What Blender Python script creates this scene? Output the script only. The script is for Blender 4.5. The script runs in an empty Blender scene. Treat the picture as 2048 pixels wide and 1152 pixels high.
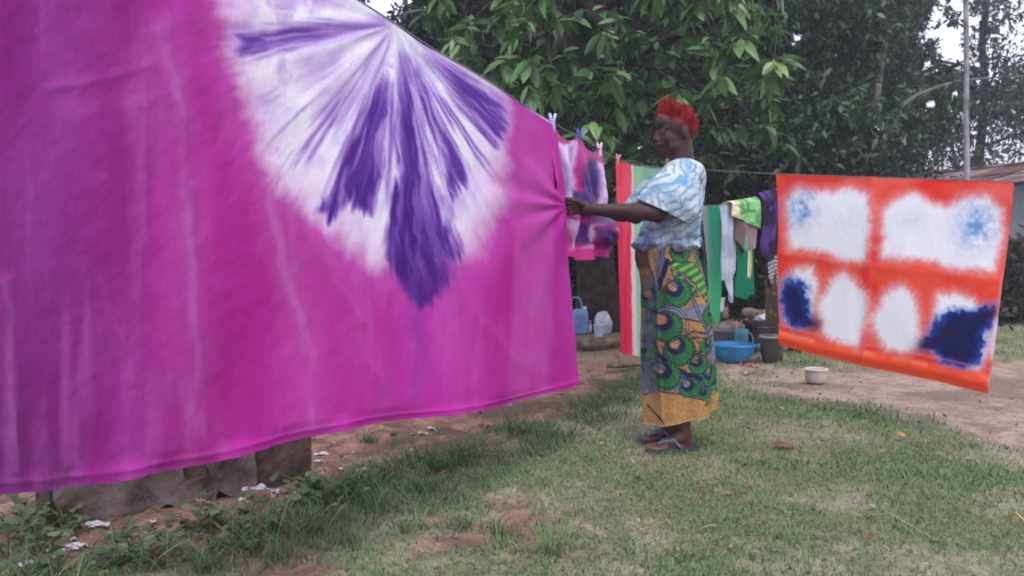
import bpy, bmesh, math, random
import numpy as np
from mathutils import Vector, Matrix

# ------------------------------------------------------------------ camera, sky, sun, exposure
scene = bpy.context.scene
COL = scene.collection
F = 1700.0                      # focal length in photo pixels (2048 wide)
CAMH = 1.0                      # camera height above the ground
HORIZON = 480.0                 # photo row of the horizon
PITCH = math.atan((576.0 - HORIZON) / F)
cam_data = bpy.data.cameras.new('camera')
cam = bpy.data.objects.new('camera', cam_data)
COL.objects.link(cam)
cam.location = (0, 0, CAMH)
cam.rotation_euler = (math.radians(90) - PITCH, 0, 0)
cam_data.sensor_width = 36.0
cam_data.lens = F / 2048.0 * 36.0
cam_data.clip_start = 0.05
cam_data.clip_end = 800.0
cam_data.dof.use_dof = True
cam_data.dof.focus_distance = 3.2
cam_data.dof.aperture_fstop = 5.6
scene.camera = cam

SUN_EL = math.radians(58)
SUN_AZ = math.radians(168)      # compass bearing of the sun, clockwise from +Y
world = bpy.data.worlds.new('World')
scene.world = world
world.use_nodes = True
wn = world.node_tree
for n in list(wn.nodes):
    wn.nodes.remove(n)
w_out = wn.nodes.new('ShaderNodeOutputWorld')
w_bg = wn.nodes.new('ShaderNodeBackground')
w_sky = wn.nodes.new('ShaderNodeTexSky')
w_sky.sky_type = 'NISHITA'
w_sky.sun_disc = False
w_sky.sun_elevation = SUN_EL
w_sky.sun_rotation = SUN_AZ
w_sky.air_density = 1.6
w_sky.dust_density = 6.0
w_sky.ozone_density = 1.0
w_hsv = wn.nodes.new('ShaderNodeHueSaturation')
w_hsv.inputs['Saturation'].default_value = 0.6
wn.links.new(w_sky.outputs[0], w_hsv.inputs['Color'])
w_cloud = wn.nodes.new('ShaderNodeMix')              # an even layer of pale evening cloud over the clear sky
w_cloud.data_type = 'RGBA'
w_cloud.inputs['Factor'].default_value = 0.72
w_cloud.inputs[7].default_value = (6.5, 6.45, 8.1, 1)
wn.links.new(w_hsv.outputs[0], w_cloud.inputs[6])
wn.links.new(w_cloud.outputs[2], w_bg.inputs[0])
w_bg.inputs[1].default_value = 0.15
wn.links.new(w_bg.outputs[0], w_out.inputs[0])

sun_data = bpy.data.lights.new('sun', 'SUN')
sun_data.energy = 0.85
sun_data.angle = math.radians(20)
sun_data.color = (1.0, 0.97, 0.98)
sun = bpy.data.objects.new('sun', sun_data)
COL.objects.link(sun)
_sd = Vector((math.sin(SUN_AZ) * math.cos(SUN_EL), math.cos(SUN_AZ) * math.cos(SUN_EL), math.sin(SUN_EL)))
sun.rotation_euler = _sd.to_track_quat('Z', 'Y').to_euler()
sun.location = (2, -8, 12)

scene.view_settings.view_transform = 'Standard'
scene.view_settings.look = 'None'
scene.view_settings.exposure = 0.72
scene.view_settings.gamma = 1.0
scene.view_settings.use_curve_mapping = False
scene.render.engine = 'CYCLES'
scene.cycles.use_denoising = True
scene.cycles.max_bounces = 6
scene.cycles.diffuse_bounces = 3
scene.cycles.glossy_bounces = 2
scene.cycles.transmission_bounces = 3
scene.cycles.transparent_max_bounces = 4
scene.cycles.filter_width = 1.9

# ------------------------------------------------------------------ helpers
rng = np.random.default_rng(7)
random.seed(7)
CP, SP = math.cos(PITCH), math.sin(PITCH)

def ray(px, py):
    cx = (np.asarray(px, float) - 1024.0) / F
    cy = -(np.asarray(py, float) - 576.0) / F
    return cx, CP + cy * SP, -SP + cy * CP

def at(px, py, Y):
    """point on the pixel's ray at world depth Y"""
    dx, dy, dz = ray(px, py)
    t = Y / dy
    return np.stack(np.broadcast_arrays(dx * t, np.asarray(Y, float) + 0 * t, CAMH + dz * t), -1)

def on_ground(px, py):
    dx, dy, dz = ray(px, py)
    t = -CAMH / dz
    return np.stack(np.broadcast_arrays(dx * t, dy * t, 0 * t), -1)

def project(P):
    P = np.asarray(P, float)
    x, y, z = P[..., 0], P[..., 1], P[..., 2] - CAMH
    f = y * CP - z * SP
    u = y * SP + z * CP
    f = np.where(f < 0.02, 0.02, f)
    return 1024.0 + F * x / f, 576.0 - F * u / f

def _hash(ix, iy, seed):
    h = (ix.astype(np.int64) * 374761393 + iy.astype(np.int64) * 668265263 + seed * 982451653) & 0x7fffffff
    h = ((h ^ (h >> 13)) * 1274126177) & 0x7fffffff
    h = (h ^ (h >> 16)) & 0xffff
    return h / 65535.0

def vnoise(x, y, seed=0):
    x, y = np.broadcast_arrays(np.asarray(x, float), np.asarray(y, float))
    ix, iy = np.floor(x), np.floor(y)
    fx, fy = x - ix, y - iy
    fx = fx * fx * (3 - 2 * fx); fy = fy * fy * (3 - 2 * fy)
    a = _hash(ix, iy, seed); b = _hash(ix + 1, iy, seed)
    c = _hash(ix, iy + 1, seed); d = _hash(ix + 1, iy + 1, seed)
    return (a * (1 - fx) + b * fx) * (1 - fy) + (c * (1 - fx) + d * fx) * fy

def fbm(x, y, octv=4, seed=0):
    s, a, t = 0.0, 0.5, 0.0
    for k in range(octv):
        s = s + a * vnoise(np.asarray(x) * 2 ** k + 17.3 * k, np.asarray(y) * 2 ** k - 9.1 * k, seed + k)
        t += a; a *= 0.5
    return s / t                     # 0..1, mean 0.5

def smooth(a, b, x):
    t = np.clip((x - a) / (b - a), 0, 1)
    return t * t * (3 - 2 * t)

def poly_sdf(x, y, poly):
    """signed distance, negative inside"""
    P = np.asarray(poly, float)
    d2 = np.full(np.shape(x), 1e18); inside = np.zeros(np.shape(x), bool)
    n = len(P)
    for i in range(n):
        ax, ay = P[i]; bx, by = P[(i + 1) % n]
        ex, ey = bx - ax, by - ay
        wx, wy = x - ax, y - ay
        t = np.clip((wx * ex + wy * ey) / (ex * ex + ey * ey + 1e-12), 0, 1)
        d2 = np.minimum(d2, (wx - ex * t) ** 2 + (wy - ey * t) ** 2)
        c = ((ay > y) != (by > y)) & (x < (bx - ax) * (y - ay) / (by - ay + 1e-12) + ax)
        inside ^= c
    d = np.sqrt(d2)
    return np.where(inside, -d, d)

def line_dist(x, y, pts):
    P = np.asarray(pts, float)
    d2 = np.full(np.shape(x), 1e18)
    for i in range(len(P) - 1):
        ax, ay = P[i]; bx, by = P[i + 1]
        ex, ey = bx - ax, by - ay
        t = np.clip(((x - ax) * ex + (y - ay) * ey) / (ex * ex + ey * ey + 1e-12), 0, 1)
        d2 = np.minimum(d2, (x - ax - ex * t) ** 2 + (y - ay - ey * t) ** 2)
    return np.sqrt(d2)

def lin(c):
    """sRGB 0-255 -> linear"""
    c = np.asarray(c, float) / 255.0
    return np.where(c <= 0.04045, c / 12.92, ((c + 0.055) / 1.055) ** 2.4)

def mixc(a, b, t):
    t = np.asarray(t)[..., None]
    return a * (1 - t) + b * t

def interp(x, pts):
    P = np.asarray(pts, float)
    return np.interp(x, P[:, 0], P[:, 1])

def sinterp(x, pts):
    """smooth (Catmull-Rom-like) interpolation on sorted control points"""
    P = np.asarray(pts, float)
    xs, ys = P[:, 0], P[:, 1]
    m = np.gradient(ys, xs)
    x = np.clip(np.asarray(x, float), xs[0], xs[-1])
    i = np.clip(np.searchsorted(xs, x) - 1, 0, len(xs) - 2)
    h = xs[i + 1] - xs[i]; t = (x - xs[i]) / h
    return ((2 * t**3 - 3 * t**2 + 1) * ys[i] + (t**3 - 2 * t**2 + t) * h * m[i]
            + (-2 * t**3 + 3 * t**2) * ys[i + 1] + (t**3 - t**2) * h * m[i + 1])

# ---- objects
def tag(o, label=None, cat=None, group=None, kind=None):
    if label: o['label'] = label
    if cat: o['category'] = cat
    if group: o['group'] = group
    if kind: o['kind'] = kind
    return o

def new_mesh(name, V, Fs, smooth_shade=True, colors=None):
    """V (n,3); Fs either an (m,k) array or a list of index tuples"""
    me = bpy.data.meshes.new(name)
    V = np.asarray(V, np.float32)
    if isinstance(Fs, np.ndarray):
        m, k = Fs.shape
        me.vertices.add(len(V)); me.vertices.foreach_set('co', V.ravel())
        me.loops.add(m * k); me.loops.foreach_set('vertex_index', Fs.astype(np.int32).ravel())
        me.polygons.add(m)
        me.polygons.foreach_set('loop_start', np.arange(0, m * k, k, dtype=np.int32))
        me.update(calc_edges=True)
    else:
        me.from_pydata([tuple(map(float, v)) for v in V], [], [tuple(int(i) for i in f) for f in Fs])
        me.update()
    me.polygons.foreach_set('use_smooth', np.full(len(me.polygons), bool(smooth_shade)))
    if colors is not None:
        set_colors(me, colors)
    return me

def set_colors(me, colors):
    a = me.color_attributes.new('Col', 'FLOAT_COLOR', 'POINT')
    c = np.ones((len(me.vertices), 4), np.float32)
    c[:, :3] = np.clip(colors, 0, 1)
    a.data.foreach_set('color', c.ravel())

def link(name, me, mat=None, parent=None, loc=None, rot=None):
    o = bpy.data.objects.new(name, me)
    COL.objects.link(o)
    if me is not None and mat is not None and len(me.materials) == 0:
        me.materials.append(mat)
    if parent is not None: o.parent = parent
    if loc is not None: o.location = loc
    if rot is not None: o.rotation_euler = rot
    return o

def obj(name, V, Fs, mat, parent=None, sm=True, colors=None, loc=None, rot=None):
    return link(name, new_mesh(name, V, Fs, sm, colors), mat, parent, loc, rot)

def empty(name, loc=(0, 0, 0), rz=0.0):
    o = bpy.data.objects.new(name, None)
    COL.objects.link(o)
    o.location = loc; o.rotation_euler = (0, 0, rz); o.empty_display_size = 0.1
    return o

def child_offset(parent, V):
    """vertices given in world space -> space of an unrotated parent"""
    return np.asarray(V, float) - np.asarray(parent.location)

def grid_faces(nu, nv, wrap_u=False):
    """vertices indexed i*nv + j, i over u"""
    iu = np.arange(nu if wrap_u else nu - 1); jv = np.arange(nv - 1)
    I, J = np.meshgrid(iu, jv, indexing='ij')
    I2 = (I + 1) % nu
    return np.stack([I * nv + J, I2 * nv + J, I2 * nv + J + 1, I * nv + J + 1], -1).reshape(-1, 4)

class MB:
    """collects simple shapes into one mesh"""
    def __init__(s): s.v = []; s.f = []; s.n = 0
    def add(s, V, Fs):
        V = np.asarray(V, float)
        for f in Fs: s.f.append(tuple(int(i) + s.n for i in f))
        s.v.append(V); s.n += len(V)
        return s
    def tube(s, pts, radii, sides=8, cap=True):
        P = np.asarray(pts, float); n = len(P)
        R = np.broadcast_to(np.asarray(radii, float), (n,))
        T = np.gradient(P, axis=0); T /= np.linalg.norm(T, axis=1)[:, None] + 1e-9
        up = np.array([0, 0, 1.0]) if abs(T[0][2]) < .9 else np.array([1.0, 0, 0])
        V = []
        a = np.cross(T[0], up); a /= np.linalg.norm(a)
        for i in range(n):
            a = a - T[i] * a.dot(T[i]); a /= np.linalg.norm(a) + 1e-9
            b = np.cross(T[i], a)
            th = np.arange(sides) * 2 * math.pi / sides
            V.append(P[i] + R[i] * (np.cos(th)[:, None] * a + np.sin(th)[:, None] * b))
        V = np.concatenate(V)
        Fs = []
        for i in range(n - 1):
            for k in range(sides):
                k2 = (k + 1) % sides
                Fs.append((i * sides + k, i * sides + k2, (i + 1) * sides + k2, (i + 1) * sides + k))
        if cap:
            Fs.append(tuple(range(sides - 1, -1, -1)))
            Fs.append(tuple((n - 1) * sides + k for k in range(sides)))
        return s.add(V, Fs)
    def lathe(s, prof, c=(0, 0, 0), sides=32, close=False):
        """prof: list of (r, z)"""
        n = len(prof); th = np.arange(sides) * 2 * math.pi / sides
        V = np.concatenate([np.stack([c[0] + r * np.cos(th), c[1] + r * np.sin(th), np.full(sides, c[2] + z)], -1) for r, z in prof])
        Fs = []
        for i in range(n - 1):
            for k in range(sides):
                k2 = (k + 1) % sides
                Fs.append((i * sides + k, i * sides + k2, (i + 1) * sides + k2, (i + 1) * sides + k))
        if close:
            Fs.append(tuple(range(sides - 1, -1, -1)))
            Fs.append(tuple((n - 1) * sides + k for k in range(sides)))
        return s.add(V, Fs)
    def box(s, c, h, rz=0.0, taper=1.0):
        cx, cy, cz = c; hx, hy, hz = h
        V = np.array([(sx * hx * (taper if sz > 0 else 1), sy * hy * (taper if sz > 0 else 1), sz * hz)
                      for sz in (-1, 1) for sy in (-1, 1) for sx in (-1, 1)], float)
        ca, sa = math.cos(rz), math.sin(rz)
        V = np.stack([V[:, 0] * ca - V[:, 1] * sa + cx, V[:, 0] * sa + V[:, 1] * ca + cy, V[:, 2] + cz], -1)
        return s.add(V, [(0, 2, 3, 1), (4, 5, 7, 6), (0, 1, 5, 4), (2, 6, 7, 3), (0, 4, 6, 2), (1, 3, 7, 5)])
    def ell(s, c, r, rot=None, nu=20, nv=12):
        th = np.linspace(0, math.pi, nv + 1)[1:-1]; ph = np.arange(nu) * 2 * math.pi / nu
        T, Ph = np.meshgrid(th, ph, indexing='ij')
        V = np.stack([np.sin(T) * np.cos(Ph), np.sin(T) * np.sin(Ph), np.cos(T)], -1).reshape(-1, 3)
        V = np.concatenate([V, [[0, 0, 1], [0, 0, -1]]]) * np.asarray(r, float)
        if rot is not None: V = V @ np.asarray(rot).T
        V = V + np.asarray(c, float)
        Fs = []
        for i in range(nv - 2):
            for k in range(nu):
                k2 = (k + 1) % nu
                Fs.append((i * nu + k, (i + 1) * nu + k, (i + 1) * nu + k2, i * nu + k2))
        N = (nv - 1) * nu
        for k in range(nu):
            k2 = (k + 1) % nu
            Fs.append((N, k, k2)); Fs.append((N + 1, (nv - 2) * nu + k2, (nv - 2) * nu + k))
        return s.add(V, Fs)
    def capsule(s, a, b, ra, rb, sides=14, nc=5):
        a = np.asarray(a, float); b = np.asarray(b, float)
        d = b - a; L = np.linalg.norm(d) + 1e-9; d /= L
        pts, rr = [], []
        for k in range(nc):
            t = math.pi / 2 * (1 - k / nc)
            pts.append(a - d * ra * math.sin(t)); rr.append(max(ra * math.cos(t), ra * .03))
        for k in range(0, 5):
            pts.append(a + d * L * k / 4); rr.append(ra + (rb - ra) * k / 4)
        for k in range(1, nc + 1):
            t = math.pi / 2 * k / nc
            pts.append(b + d * rb * math.sin(t)); rr.append(max(rb * math.cos(t), rb * .03))
        return s.tube(pts, rr, sides)
    def build(s, name, mat, parent=None, sm=True, world=True, loc=None, rot=None):
        V = np.concatenate(s.v)
        if parent is not None and world: V = child_offset(parent, V)
        return obj(name, V, s.f, mat, parent, sm, loc=loc, rot=rot)

# ---- materials
def _nt(name):
    m = bpy.data.materials.new(name); m.use_nodes = True
    nt = m.node_tree
    b = nt.nodes['Principled BSDF']
    return m, nt, b

def mat(name, c1, c2=None, scale=8.0, rough=0.8, bump=0.0, bscale=40.0, spec=0.3, metal=0.0, detail=5.0, trans=0.0, contrast=(0.35, 0.65)):
    """two-tone noise material; colours linear"""
    m, nt, b = _nt(name)
    b.inputs['Roughness'].default_value = rough
    b.inputs['Specular IOR Level'].default_value = spec
    b.inputs['Metallic'].default_value = metal
    tc = nt.nodes.new('ShaderNodeTexCoord')
    if c2 is None: c2 = tuple(x * 0.72 for x in c1)
    nz = nt.nodes.new('ShaderNodeTexNoise'); nz.inputs['Scale'].default_value = scale; nz.inputs['Detail'].default_value = detail
    nt.links.new(tc.outputs['Object'], nz.inputs['Vector'])
    cr = nt.nodes.new('ShaderNodeValToRGB')
    cr.color_ramp.elements[0].position = contrast[0]; cr.color_ramp.elements[0].color = (*c2, 1)
    cr.color_ramp.elements[1].position = contrast[1]; cr.color_ramp.elements[1].color = (*c1, 1)
    nt.links.new(nz.outputs['Fac'], cr.inputs['Fac'])
    nt.links.new(cr.outputs['Color'], b.inputs['Base Color'])
    if bump:
        n2 = nt.nodes.new('ShaderNodeTexNoise'); n2.inputs['Scale'].default_value = bscale; n2.inputs['Detail'].default_value = 6
        nt.links.new(tc.outputs['Object'], n2.inputs['Vector'])
        bp = nt.nodes.new('ShaderNodeBump'); bp.inputs['Strength'].default_value = bump; bp.inputs['Distance'].default_value = 0.02
        nt.links.new(n2.outputs['Fac'], bp.inputs['Height']); nt.links.new(bp.outputs['Normal'], b.inputs['Normal'])
    if trans: add_translucent(nt, b, cr.outputs['Color'], trans)
    return m

def add_translucent(nt, b, colsock, fac):
    tr = nt.nodes.new('ShaderNodeBsdfTranslucent'); nt.links.new(colsock, tr.inputs['Color'])
    mx = nt.nodes.new('ShaderNodeMixShader'); mx.inputs[0].default_value = fac
    nt.links.new(b.outputs[0], mx.inputs[1]); nt.links.new(tr.outputs[0], mx.inputs[2])
    nt.links.new(mx.outputs[0], nt.nodes['Material Output'].inputs['Surface'])

def mat_attr(name, rough=0.85, spec=0.2, var=0.18, vscale=60.0, bump=0.0, bscale=120.0, bstretch=(1, 1, 1), trans=0.0, sheen=0.0, bdist=0.01, bump2=0.0, b2scale=9.0):
    """colour from the mesh's own dye / pigment attribute, broken up with fine noise"""
    m, nt, b = _nt(name)
    b.inputs['Roughness'].default_value = rough
    b.inputs['Specular IOR Level'].default_value = spec
    if sheen:
        b.inputs['Sheen Weight'].default_value = sheen
    at_ = nt.nodes.new('ShaderNodeAttribute'); at_.attribute_name = 'Col'
    tc = nt.nodes.new('ShaderNodeTexCoord')
    nz = nt.nodes.new('ShaderNodeTexNoise'); nz.inputs['Scale'].default_value = vscale; nz.inputs['Detail'].default_value = 6
    nt.links.new(tc.outputs['Object'], nz.inputs['Vector'])
    mr = nt.nodes.new('ShaderNodeMapRange')
    mr.inputs['From Min'].default_value = 0.3; mr.inputs['From Max'].default_value = 0.7
    mr.inputs['To Min'].default_value = 1 - var; mr.inputs['To Max'].default_value = 1 + var
    nt.links.new(nz.outputs['Fac'], mr.inputs['Value'])
    vm = nt.nodes.new('ShaderNodeVectorMath'); vm.operation = 'SCALE'
    nt.links.new(at_.outputs['Color'], vm.inputs[0]); nt.links.new(mr.outputs[0], vm.inputs['Scale'])
    nt.links.new(vm.outputs[0], b.inputs['Base Color'])
    if bump:
        mp = nt.nodes.new('ShaderNodeMapping'); mp.inputs['Scale'].default_value = bstretch
        nt.links.new(tc.outputs['Object'], mp.inputs['Vector'])
        n2 = nt.nodes.new('ShaderNodeTexNoise'); n2.inputs['Scale'].default_value = bscale; n2.inputs['Detail'].default_value = 5
        nt.links.new(mp.outputs[0], n2.inputs['Vector'])
        bp = nt.nodes.new('ShaderNodeBump'); bp.inputs['Strength'].default_value = bump; bp.inputs['Distance'].default_value = bdist
        nt.links.new(n2.outputs['Fac'], bp.inputs['Height'])
        last = bp
        if bump2:
            n3 = nt.nodes.new('ShaderNodeTexNoise'); n3.inputs['Scale'].default_value = b2scale; n3.inputs['Detail'].default_value = 4
            n3.inputs['Distortion'].default_value = 1.2
            nt.links.new(mp.outputs[0], n3.inputs['Vector'])
            bq = nt.nodes.new('ShaderNodeBump'); bq.inputs['Strength'].default_value = bump2; bq.inputs['Distance'].default_value = 0.03
            nt.links.new(n3.outputs['Fac'], bq.inputs['Height']); nt.links.new(bp.outputs['Normal'], bq.inputs['Normal'])
            last = bq
        nt.links.new(last.outputs['Normal'], b.inputs['Normal'])
    if trans: add_translucent(nt, b, vm.outputs[0], trans)
    return m

# ================================================================== GROUND
SOIL_EDGE = [(-900, 1500), (-200, 1260), (120, 1150), (330, 1110), (470, 1055), (600, 1015), (720, 955), (860, 915), (1000, 878), (1120, 850), (1220, 800), (1270, 745), (1300, 700)]
SOIL = SOIL_EDGE + [(1180, 690), (1000, 640), (-2500, 620), (-4000, 1500)]
PATH = [(1480, 712), (1560, 728), (1660, 742), (1800, 728), (1960, 716), (2100, 712), (2600, 700), (3200, 760), (3000, 1000), (2300, 960),
        (2048, 912), (1930, 872), (1830, 836), (1740, 805), (1640, 792), (1560, 775), (1470, 755), (1440, 730)]
BARE = [[(990, 1030), (1040, 1012), (1110, 1040), (1120, 1075), (1060, 1085), (1010, 1060)],
        [(470, 1160), (500, 1110), (560, 1085), (610, 1100), (590, 1150), (560, 1200)],
        [(830, 1075), (900, 1060), (960, 1075), (900, 1092)],
        [(1480, 1040), (1600, 1030), (1660, 1060), (1560, 1080)],
        [(1280, 1110), (1360, 1085), (1420, 1120), (1350, 1145)],
        [(1640, 1130), (1720, 1110), (1800, 1140), (1740, 1175)],
        [(1420, 760), (1560, 770), (1600, 800), (1480, 800)]]

def zones(P):
    """soil, path, bare weights 0..1 for ground points"""
    px, py = project(np.concatenate([P[..., :2], np.zeros(P.shape[:-1] + (1,))], -1))
    behind = P[..., 1] < 0.9
    d = np.hypot(P[..., 0], P[..., 1]) + .3
    w = (fbm(P[..., 0] * 2.2, P[..., 1] * 2.2, 4, 11) - .5)
    w2 = (fbm(P[..., 0] * 9, P[..., 1] * 9, 3, 31) - .5)
    k = 260.0 / d                       # about 0.15 m in pixels
    soil = smooth(k * .45, -k * .45, poly_sdf(px, py, SOIL) + w * k * 2.0 + w2 * k)
    path = smooth(k * .4, -k * .4, (poly_sdf(px, py, PATH) + w * k * 1.0 * np.clip(d / 5, .6, 1.5) + w2 * k * .8))
    bare = np.zeros(px.shape)
    for b in BARE[:3]:
        bare = np.maximum(bare, smooth(k * .5, -k * .5, poly_sdf(px, py, b) + w * k * 1.6 + w2 * k * 2))
    soil = np.where(behind, 0, soil); path = np.where(behind, 0, path); bare = np.where(behind, 0, bare)
    return soil, path, bare

def gz(x, y, full=False):
    x = np.asarray(x, float); y = np.asarray(y, float)
    d = np.hypot(x, y)
    fade = np.clip(1.4 - d / 30, 0, 1) * smooth(.2, .7, np.hypot(x - .76, y - 4.06))      # trodden flat where she stands
    z = ((fbm(x * .8, y * .8, 3, 3) - .5) * .05 + (fbm(x * 5, y * 5, 3, 4) - .5) * .016) * fade
    if full:
        s, p, b = zones(np.stack([x, y, 0 * x], -1))
        z = z - .035 * s + (fbm(x * 16, y * 16, 3, 41) - .5) * .03 * s - .012 * p
    return z

def soft_axis(lo, hi, n, pw=2.2):
    t = np.linspace(-1, 1, n)
    return np.where(t < 0, -lo * -np.sign(t) * 0, 0) + np.where(t < 0, lo * (-t) ** pw, hi * t ** pw)

gx = np.unique(np.concatenate([np.linspace(-3.2, 4.2, 330), -3.2 - np.geomspace(.04, 220, 60), 4.2 + np.geomspace(.04, 220, 60)]))
gy = np.unique(np.concatenate([np.linspace(1.4, 5.4, 230), 5.4 + np.geomspace(.02, 260, 150), 1.4 - np.geomspace(.05, 40, 40)]))
GX, GY = np.meshgrid(gx, gy, indexing='ij')
G = np.stack([GX, GY, gz(GX, GY, True)], -1)
soilw, pathw, barew = zones(G)
n1 = fbm(GX * 3.1, GY * 3.1, 4, 21); n2 = fbm(GX * 14, GY * 14, 3, 22); n3 = fbm(GX * .9, GY * .9, 3, 23)
c_thatch = mixc(lin((112, 112, 90)), lin((134, 130, 108)), smooth(.35, .65, n2))
c_thatch = mixc(c_thatch, lin((106, 114, 80)), smooth(.38, .6, n1) * .9)
c_soil = mixc(lin((108, 82, 74)), lin((138, 108, 96)), smooth(.35, .65, n2))
c_soil = mixc(c_soil, lin((78, 66, 62)), smooth(.45, .65, n1) * .8)
c_path = mixc(lin((140, 120, 106)), lin((160, 142, 128)), smooth(.35, .65, n2))
c_path = mixc(c_path, lin((116, 100, 88)), smooth(.5, .7, n1) * .8)
gcol = mixc(c_thatch, c_soil, np.maximum(soilw, barew * .9))
gcol = mixc(gcol, c_path, pathw)
# the yard beyond the lines is worn, brown earth
yard = smooth(6.4, 7.6, GY) * smooth(2.6, 1.6, GX) * (GX > -4)
gcol = mixc(gcol, mixc(lin((104, 90, 76)), lin((132, 116, 98)), n1), yard * .75)
M_ground = mat_attr('ground_mat', rough=.95, spec=.1, var=.3, vscale=55, bump=.9, bscale=60, bdist=.012)
gf = grid_faces(len(gx), len(gy))
gv = G.reshape(-1, 3); gc = gcol.reshape(-1, 3)
fm = (pathw.reshape(-1)[gf].mean(1) > .5)
def sub_mesh(name, faces):
    used, inv = np.unique(faces, return_inverse=True)
    return obj(name, gv[used], inv.reshape(faces.shape), M_ground, colors=gc[used])
tag(sub_mesh('ground', gf[~fm]), kind='structure')
tag(sub_mesh('dirt_path', gf[fm]), kind='structure')

# ================================================================== GRASS (stuff)
def blades(P, h, w, lean, col, seed, nseg=3):
    """curved grass blades: P (n,3) bases"""
    r = np.random.default_rng(seed)
    n = len(P)
    az = r.uniform(0, 2 * math.pi, n); bend = r.uniform(.3, 1.0, n) * lean
    dirv = np.stack([np.cos(az), np.sin(az), 0 * az], -1)
    sid = np.stack([-np.sin(az + r.normal(0, .5, n)), np.cos(az), 0 * az], -1)
    V = np.zeros((n, 2 * nseg + 1, 3))
    for k in range(nseg):
        t = k / nseg
        c = P + dirv * (bend * h * t ** 1.6)[:, None] + np.array([0, 0, 1.0]) * (h * (t - .28 * bend * t * t))[:, None]
        ww = (w * (1 - .55 * t))[:, None]
        V[:, 2 * k] = c - sid * ww; V[:, 2 * k + 1] = c + sid * ww
    V[:, -1] = P + dirv * (bend * h)[:, None] + np.array([0, 0, 1.0]) * (h * (1 - .28 * bend))[:, None]
    tri = []
    for k in range(nseg - 1):
        a, b, c, d = 2 * k, 2 * k + 1, 2 * k + 2, 2 * k + 3
        tri += [(a, b, d), (a, d, c)]
    tri.append((2 * nseg - 2, 2 * nseg - 1, 2 * nseg))
    tri = np.array(tri)
    nv = 2 * nseg + 1
    Fs = (np.arange(n)[:, None, None] * nv + tri[None]).reshape(-1, 3)
    C = np.repeat(col[:, None, :], nv, 1)
    return V.reshape(-1, 3), Fs, C.reshape(-1, 3)

M_grass = mat_attr('grass_mat', rough=.7, spec=.2, var=.15, vscale=30, trans=.25)

def grass_points(n, ylo, yhi, seed, half=.72):
    r = np.random.default_rng(seed)
    y = r.uniform(ylo, yhi, n); x = r.uniform(-1, 1, n) * (y * half + .3)
    return np.stack([x, y, 0 * x], -1)

def grass_color(n, P, seed, green=.6):
    r = np.random.default_rng(seed)
    pal = np.stack([lin((94, 124, 76)), lin((114, 140, 94)), lin((84, 110, 72)), lin((148, 144, 114)), lin((164, 156, 130)), lin((130, 124, 90))])
    patch = fbm(P[:, 0] * 2.4, P[:, 1] * 2.4, 3, 77)
    pg = np.clip(green + (patch - .5) * 1.6, .08, .95)
    isg = r.uniform(0, 1, n) < pg
    idx = np.where(isg, r.integers(0, 3, n), r.integers(3, 6, n))
    return pal[idx] * r.uniform(.75, 1.25, n)[:, None]

parts = []
for n, a, b_, sd, hh in ((90000, 2.2, 4.2, 1, .026), (75000, 4.2, 7.0, 2, .03), (40000, 7.0, 13.0, 3, .045)):
    P = grass_points(n, a, b_, sd)
    s, p, br = zones(P)
    yd = smooth(6.4, 7.6, P[:, 1]) * smooth(2.6, 1.6, P[:, 0])
    dens = (1 - s) * (1 - p) * (1 - br * .85) * (1 - .93 * yd) * np.clip(.25 + 1.5 * (fbm(P[:, 0] * 3.1, P[:, 1] * 3.1, 4, 21) - .22), .1, 1)
    keep = np.random.default_rng(sd + 50).uniform(0, 1, n) < dens
    P = P[keep]; m = len(P)
    P[:, 2] = gz(P[:, 0], P[:, 1], True) - .003
    r = np.random.default_rng(sd + 90)
    h = hh * r.uniform(.5, 1.5, m) * (1 + .6 * (fbm(P[:, 0] * 2.4, P[:, 1] * 2.4, 3, 77) - .5))
    parts.append(blades(P, h, r.uniform(.0012, .0024, m) * (1 + P[:, 1] * .12), 1.1, grass_color(m, P, sd, .74), sd))
off = 0; Vs, Fs_, Cs = [], [], []
for V, Fc, C in parts:
    Vs.append(V); Fs_.append(Fc + off); Cs.append(C); off += len(V)
tag(obj('lawn_grass', np.concatenate(Vs), np.concatenate(Fs_), M_grass, colors=np.concatenate(Cs)),
    'short patchy green and straw coloured lawn grass over the earth', 'grass', kind='stuff')

# taller grass along the edge of the bare soil
edge = np.array(SOIL_EDGE[1:-1], float)
r = np.random.default_rng(5)
n = 8000
seg = r.uniform(0, len(edge) - 1.001, n); i0 = seg.astype(int); fr = (seg - i0)[:, None]
ep = edge[i0] * (1 - fr) + edge[i0 + 1] * fr
E = on_ground(ep[:, 0] + r.normal(0, 18, n), ep[:, 1])
E[:, 0] += r.normal(.06, .13, n); E[:, 1] += r.normal(-.05, .14, n)
clump = fbm(E[:, 0] * 4.5, E[:, 1] * 4.5, 3, 61)
keep = r.uniform(0, 1, n) < smooth(.42, .66, clump) + .07
E = E[keep]; m = len(E)
E[:, 2] = gz(E[:, 0], E[:, 1], True) - .004
hh = r.uniform(.03, .125, m) * (.5 + clump[keep])
V, Fc, C = blades(E, hh, r.uniform(.0018, .0032, m), 1.5, grass_color(m, E, 9, .9) * .72, 8, 4)
tag(obj('verge_grass', V, Fc, M_grass, colors=C), 'taller dark green grass along the edge of the bare red soil', 'grass', kind='stuff')

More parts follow.
